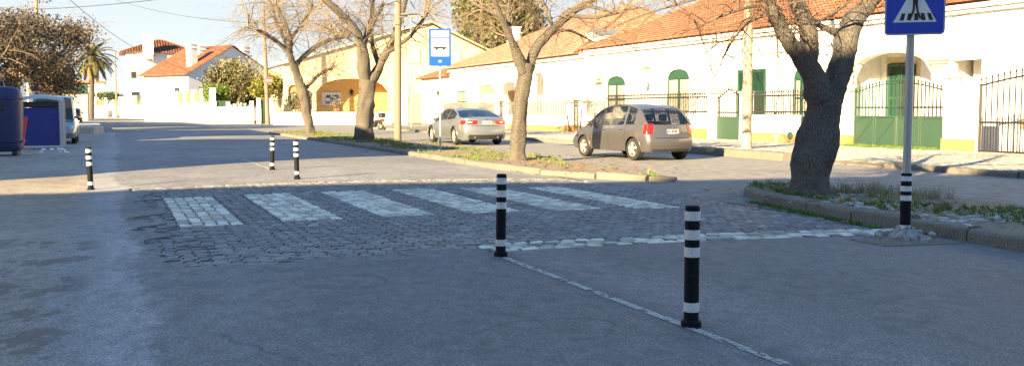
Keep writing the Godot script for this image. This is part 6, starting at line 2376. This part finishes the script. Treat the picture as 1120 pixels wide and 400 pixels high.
func rect(w: float, h: float, r: float) -> PackedVector2Array:
	var p := PackedVector2Array()
	for c in [[1, -1, -PI / 2], [1, 1, 0.0], [-1, 1, PI / 2], [-1, -1, PI]]:
		for k in 6:
			var a: float = c[2] + PI / 2 * k / 5.0
			p.append(Vector2(c[0] * (w * .5 - r) + r * cos(a), c[1] * (h * .5 - r) + r * sin(a)))
	return p

func build_street_things() -> void:
	# bollards
	var first := thing("bollard", "black white banded bollard standing alone on the worn centre line", "bollard", Vector3(3.28, gy(3.28), -5.25), 0, "black and white banded bollards")
	banded_post(first, .745, .046)
	var bm := MB.new()
	bm.lathe(Vector3.ZERO, [Vector2(.062, 0), Vector2(.064, .03), Vector2(.056, .042), Vector2(.047, .044)], 28)
	part(first, "collar", bm, M["black_rubber"])
	copy(first, Vector3(3.26, gy(3.26), -8.45), "black white banded bollard where centre line meets near white band").rotation = Vector3(.008, .6, -.012)
	copy(first, Vector3(3.26, gy(3.26), -19.2), "black white banded bollard just past the crossing on centre line").rotation = Vector3(-.015, 1.4, .018)
	copy(first, Vector3(3.25, gy(3.25), -22.3), "black white banded bollard at start of far dashed centre line").rotation = Vector3(.012, 2.2, .02)
	copy(first, Vector3(-.35, 0, -18.7), "black white banded bollard at the road edge opposite planted strip").rotation = Vector3(.0, 3.0, -.03)
	# crossing sign
	var foot := Vector3(7.92, gy(7.9), -8.42)
	var cs := thing("crossing_sign", "blue pedestrian crossing sign on grey pole with banded sleeve", "sign", foot)
	banded_post(cs, .70, .056)
	var m := MB.new()
	m.tube([Vector3(0, .6, 0), Vector3(0, 3.0, 0)], [.042, .042], 16)
	part(cs, "pole", m, M["galvanised"])
	var dep := depth_at(foot + Vector3(0, 2.2, 0))
	var c := pix(1000, 15, dep) - foot
	c.x = 0.03; c.z = 0.06
	var cy := 2.46
	var turn := deg_to_rad(-38)
	var X := Vector3(cos(turn), 0, -sin(turn)).normalized()
	var Nn := X.cross(Vector3.UP).normalized()
	var sc := Vector3(0, cy, 0) + Nn * .07 + X * .03
	m = MB.new()
	m.poly(rect(.60, .60, .045), sc, X, Vector3.UP, .022)
	var plate := part(cs, "plate", m, M["sign_rim"])
	m = MB.new()
	m.poly(rect(.565, .565, .03), sc + Nn * .002, X, Vector3.UP, .003)
	part(plate, "face", m, M["sign_blue"])
	m = MB.new()
	m.poly(PackedVector2Array([Vector2(-.215, -.165), Vector2(.215, -.165), Vector2(0, .23)]), sc + Nn * .004, X, Vector3.UP, .002)
	part(plate, "triangle", m, M["sign_white"])
	m = MB.new()
	var so := sc + Nn * .006
	for k in 5:
		var x := -.135 + k * .065
		var w := .036
		var ln: float = (x + w * .5) * -.16
		m.poly(PackedVector2Array([Vector2(x + (x) * .12, -.145), Vector2(x + w + (x + w) * .12, -.145), Vector2(x + w + ln * .3, -.072), Vector2(x + ln * .3, -.072)]), so, X, Vector3.UP, .002)
	var so2 := so + Nn * .002
	var head := PackedVector2Array()
	for k in 12: head.append(Vector2(.005 + .022 * cos(TAU * k / 12), .155 + .022 * sin(TAU * k / 12)))
	m.poly(head, so2, X, Vector3.UP, .002)
	m.poly(PackedVector2Array([Vector2(-.022, .02), Vector2(.026, .02), Vector2(.030, .115), Vector2(.012, .13), Vector2(-.01, .13), Vector2(-.026, .112)]), so2, X, Vector3.UP, .002)
	m.poly(PackedVector2Array([Vector2(-.022, .10), Vector2(-.014, .12), Vector2(-.05, .06), Vector2(-.052, .02), Vector2(-.064, .02), Vector2(-.062, .065)]), so2 + Nn * .0005, X, Vector3.UP, .002)
	m.poly(PackedVector2Array([Vector2(.026, .115), Vector2(.03, .095), Vector2(.064, .055), Vector2(.062, .02), Vector2(.052, .02), Vector2(.050, .05)]), so2 + Nn * .0007, X, Vector3.UP, .002)
	m.poly(PackedVector2Array([Vector2(-.022, .022), Vector2(.0, .022), Vector2(-.006, -.05), Vector2(-.036, -.13), Vector2(-.058, -.13), Vector2(-.026, -.045)]), so2 + Nn * .0009, X, Vector3.UP, .002)
	m.poly(PackedVector2Array([Vector2(.002, .022), Vector2(.026, .022), Vector2(.034, -.045), Vector2(.066, -.13), Vector2(.044, -.13), Vector2(.014, -.045)]), so2 + Nn * .0011, X, Vector3.UP, .002)
	part(plate, "walking_figure", m, M["sign_black"])
	m = MB.new()
	m.tube([Vector3(0, cy + .15, 0), sc + Vector3(0, .15, 0) - Nn * .02], [.03, .03], 8)
	m.tube([Vector3(0, cy - .15, 0), sc + Vector3(0, -.15, 0) - Nn * .02], [.03, .03], 8)
	part(cs, "clamp", m, M["galvanised"])
	# broken mortar round its foot
	var ml := thing("mortar_lump", "broken pale mortar heaped at foot of crossing sign", "mortar", foot)
	m = MB.new()
	var rows := []
	for j in 5:
		var row := []
		for k in 19:
			var a := TAU * (k % 18) / 18.0
			var q := RandomNumberGenerator.new()
			q.seed = 31 * j + (k % 18)
			row.append(Vector3(cos(a), 0, -sin(a)) * ([.17, .14, .11, .08, .06][j] * q.randf_range(.75, 1.3)) + Vector3(0, [-.03, .03, .07, .10, .12][j] * q.randf_range(.7, 1.2), 0))
		rows.append(row)
	m.grid(rows)
	part(ml, "lump", m, M["mortar"])
	for i in 14:
		m = MB.new()
		var a := rng.randf() * TAU
		var r := rng.randf_range(.2, .42)
		m.bbox(Vector3(cos(a) * r, .02, sin(a) * r), Vector3(rng.randf_range(.05, .12), .05, rng.randf_range(.04, .1)), .01, Basis(Vector3(rng.randfn(), 1, rng.randfn()).normalized(), rng.randf() * 3))
		part(ml, "fragment", m, M["mortar"])
	# street drain
	var dr := thing("drain_grate", "rusty iron drain grate set in the gutter by crossing sign", "drain", Vector3(7.66, gy(7.66) - .007, -8.12), .0)
	dr.rotation.z = -.026
	m = MB.new()
	m.box(Vector3(0, -.006, 0), Vector3(1.0, .02, .5))
	part(dr, "pit", m, M["sign_black"])
	for k in 15:
		m = MB.new()
		m.bbox(Vector3(-.48 + k * .0686, .008, 0), Vector3(.026, .022, .46), .004)
		part(dr, "slat", m, M["grate_iron"])
	for z in [-.24, -.08, .08, .24]:
		m = MB.new()
		m.bbox(Vector3(0, .010, z), Vector3(1.02, .022, .03), .004)
		part(dr, "cross_bar", m, M["grate_iron"])
	# bus stop
	var bs := thing("bus_stop_sign", "blue bus stop panel with bus symbol on slim pole", "sign", Vector3(9.75, .10, -30.6))
	m = MB.new()
	m.tube([Vector3(0, 0, 0), Vector3(0, 2.8, 0)], [.035, .035], 12)
	part(bs, "pole", m, M["galvanised"])
	turn = deg_to_rad(-16)
	X = Vector3(cos(turn), 0, -sin(turn))
	Nn = X.cross(Vector3.UP).normalized()
	sc = Vector3(0, 3.24, 0) + Nn * .06
	m = MB.new()
	m.poly(rect(.70, 1.18, .05), sc, X, Vector3.UP, .05)
	plate = part(bs, "panel", m, M["stop_blue"])
	m = MB.new()
	m.poly(rect(.56, .20, .01), sc + Nn * .004 + Vector3(0, .42, 0), X, Vector3.UP, .003)
	part(plate, "top_field", m, M["sign_white"])
	m = MB.new()
	m.poly(rect(.56, .56, .01), sc + Nn * .004 + Vector3(0, 0.0, 0), X, Vector3.UP, .003)
	part(plate, "symbol_field", m, M["sign_white"])
	glyph_bus(plate, sc + Nn * .005 + Vector3(0, -.01, 0), X, .40)
	m = MB.new()
	m.poly(rect(.09, .06, .01), sc + Nn * .004 + Vector3(.0, -.44, 0), X, Vector3.UP, .003)
	part(plate, "small_mark", m, M["sign_white"])
	m = MB.new()
	for k in 3: m.poly(rect(.035, .05, .004), sc + Nn * .009 + Vector3(0, .44, 0) - X * (.18 - k * .055), X, Vector3.UP, .003)
	part(plate, "lettering", m, M["stop_blue"])
	# wooden pole with street lamp
	var wp := thing("street_lamp", "tall brown wooden pole carrying a street lamp arm", "lamp post", Vector3(10.75, .08, -39.4))
	m = MB.new()
	m.tube([Vector3(0, -.1, 0), Vector3(.03, 3.0, 0), Vector3(.1, 8.5, 0)], [.15, .14, .11], 14)
	part(wp, "pole", m, M["pole_wood"])
	m = MB.new()
	m.tube([Vector3(.05, 4.95, .12), Vector3(.5, 5.05, .12)], [.03, .03], 8)
	part(wp, "arm", m, M["grey_metal"])
	m = MB.new()
	rows = []
	for i in 9:
		var t := i / 8.0
		var w := .13 * sin(PI * clamp(t * .85 + .12, 0, 1)) + .02
		var row := []
		for k in 13:
			var a := TAU * k / 12.0
			row.append(Vector3(.1 + t * .75, 5.08 + sin(a) * w * .5 + .03 * t, .12 + cos(a) * w))
		rows.append(row)
	m.grid(rows)
	var hd := part(wp, "lamp_head", m, M["grey_metal"])
	m = MB.new()
	m.bbox(Vector3(.58, 5.02, .12), Vector3(.36, .05, .18), .02)
	part(hd, "glass", m, M["lamp_glass"])
	# concrete pole on the pavement
	var cp := thing("concrete_pole", "pale concrete utility pole on the pavement by small gate", "pole", Vector3(19.25, .10, -27.6))
	m = MB.new()
	m.tube([Vector3(0, -.1, 0), Vector3(0, 4, 0), Vector3(.02, 9, 0)], [.17, .145, .11], 16)
	part(cp, "shaft", m, M["lamp_post_concrete"])
	# thin lamp column in the side street and other poles
	var list := [[450, 141, 62, 8.0, .05, "grey_metal", "thin grey lamp column beside the scooter"], [171, 130, 60, 0.0, .10, "pole_wood", "leaning brown pole before the pillared street wall"], [127, 129, 57, 0.0, .12, "pole_wood", "brown pole at the bend near palm"], [105, 128.5, 70, 0.0, .07, "grey_metal", "thin pale post by the garage corner"], [43, 137, -40, 0.0, .16, "lamp_post_concrete", "pale concrete pole rising among the brown trees"], [66, 137, 55, 0, .09, "pole_wood", "dark post beside the garage and brown trees"]]
	for e in list:
		var d := ray(e[0], e[1])
		var p := Vector3(0, EYE, 0) + d * (-EYE / d.y)
		var tall: float = e[3]
		if tall == 0.0: tall = pix(e[0], e[2], depth_at(p)).y
		var po := thing("utility_pole", e[6], "pole", p)
		m = MB.new()
		m.tube([Vector3(0, -.1, 0), Vector3(-.1 if e[0] == 171 else 0.0, tall * .5, 0), Vector3(-.3 if e[0] == 171 else 0.0, tall, 0)], [e[4] * 1.2, e[4], e[4] * .8], 10)
		part(po, "shaft", m, M[e[5]])
	var rp := thing("sign_pole", "dark wooden pole carrying a small red sign before orange tree", "pole", Vector3(13.2, 0, -92.7))
	m = MB.new()
	m.tube([Vector3(0, -.1, 0), Vector3(-.1, 5, 0), Vector3(-.25, 10.6, 0)], [.22, .17, .13], 12)
	part(rp, "shaft", m, M["pole_wood"])
	m = MB.new()
	var oc := PackedVector2Array()
	for k in 16: oc.append(Vector2(cos(TAU * k / 16), sin(TAU * k / 16)) * .36)
	m.poly(oc, Vector3(.1, 3.95, .22), Vector3.RIGHT, Vector3.UP, .03)
	var rs := part(rp, "red_sign", m, M["sign_red"])
	m = MB.new()
	m.poly(rect(.52, .14, .01), Vector3(.1, 3.95, .226), Vector3.RIGHT, Vector3.UP, .003)
	part(rs, "white_bar", m, M["sign_white"])

func build_cables() -> void:
	var runs := [
		[pix(-40, 10, 60), pix(560, -70, 30), .7, .016, "dark overhead cable sagging from the concrete pole over the street"],
		[pix(43, -30, 62), pix(171, 61, 148), 1.0, .03, "overhead cable running down to the leaning brown pole"],
		[pix(115, -4, 110), pix(430, 22, 60), 1.2, .018, "thin overhead cable crossing above the tall house"],
		[pix(171, 60, 148), pix(292, 14, 93), 1.6, .02, "slack overhead cable between leaning pole and sign pole"],
		[pix(127, 57, 170), pix(171, 60, 148), .4, .025, "short overhead cable between the two far poles"],
		[pix(232, 57, 120), pix(300, 12, 92), .5, .018, "service cable climbing from gabled house to sign pole"],
		[pix(292, 14, 93), pix(436, 0, 39.5), .8, .016, "overhead cable from sign pole to street lamp pole"],
		[pix(820, 60, 30), pix(1160, -20, 28.6), .35, .010, "thin service cable hanging before the arched porch"]]
	for r in runs:
		var o := thing("overhead_cable", r[4], "cable", Vector3.ZERO, 0, "overhead cables")
		var pts := []
		var rad := []
		for k in 25:
			var t := k / 24.0
			pts.append(r[0].lerp(r[1], t) + Vector3(0, -r[2] * 4.0 * t * (1.0 - t), 0)); rad.append(r[3])
		var m := MB.new()
		m.tube(pts, rad, 4)
		part(o, "strand", m, M["cable"])
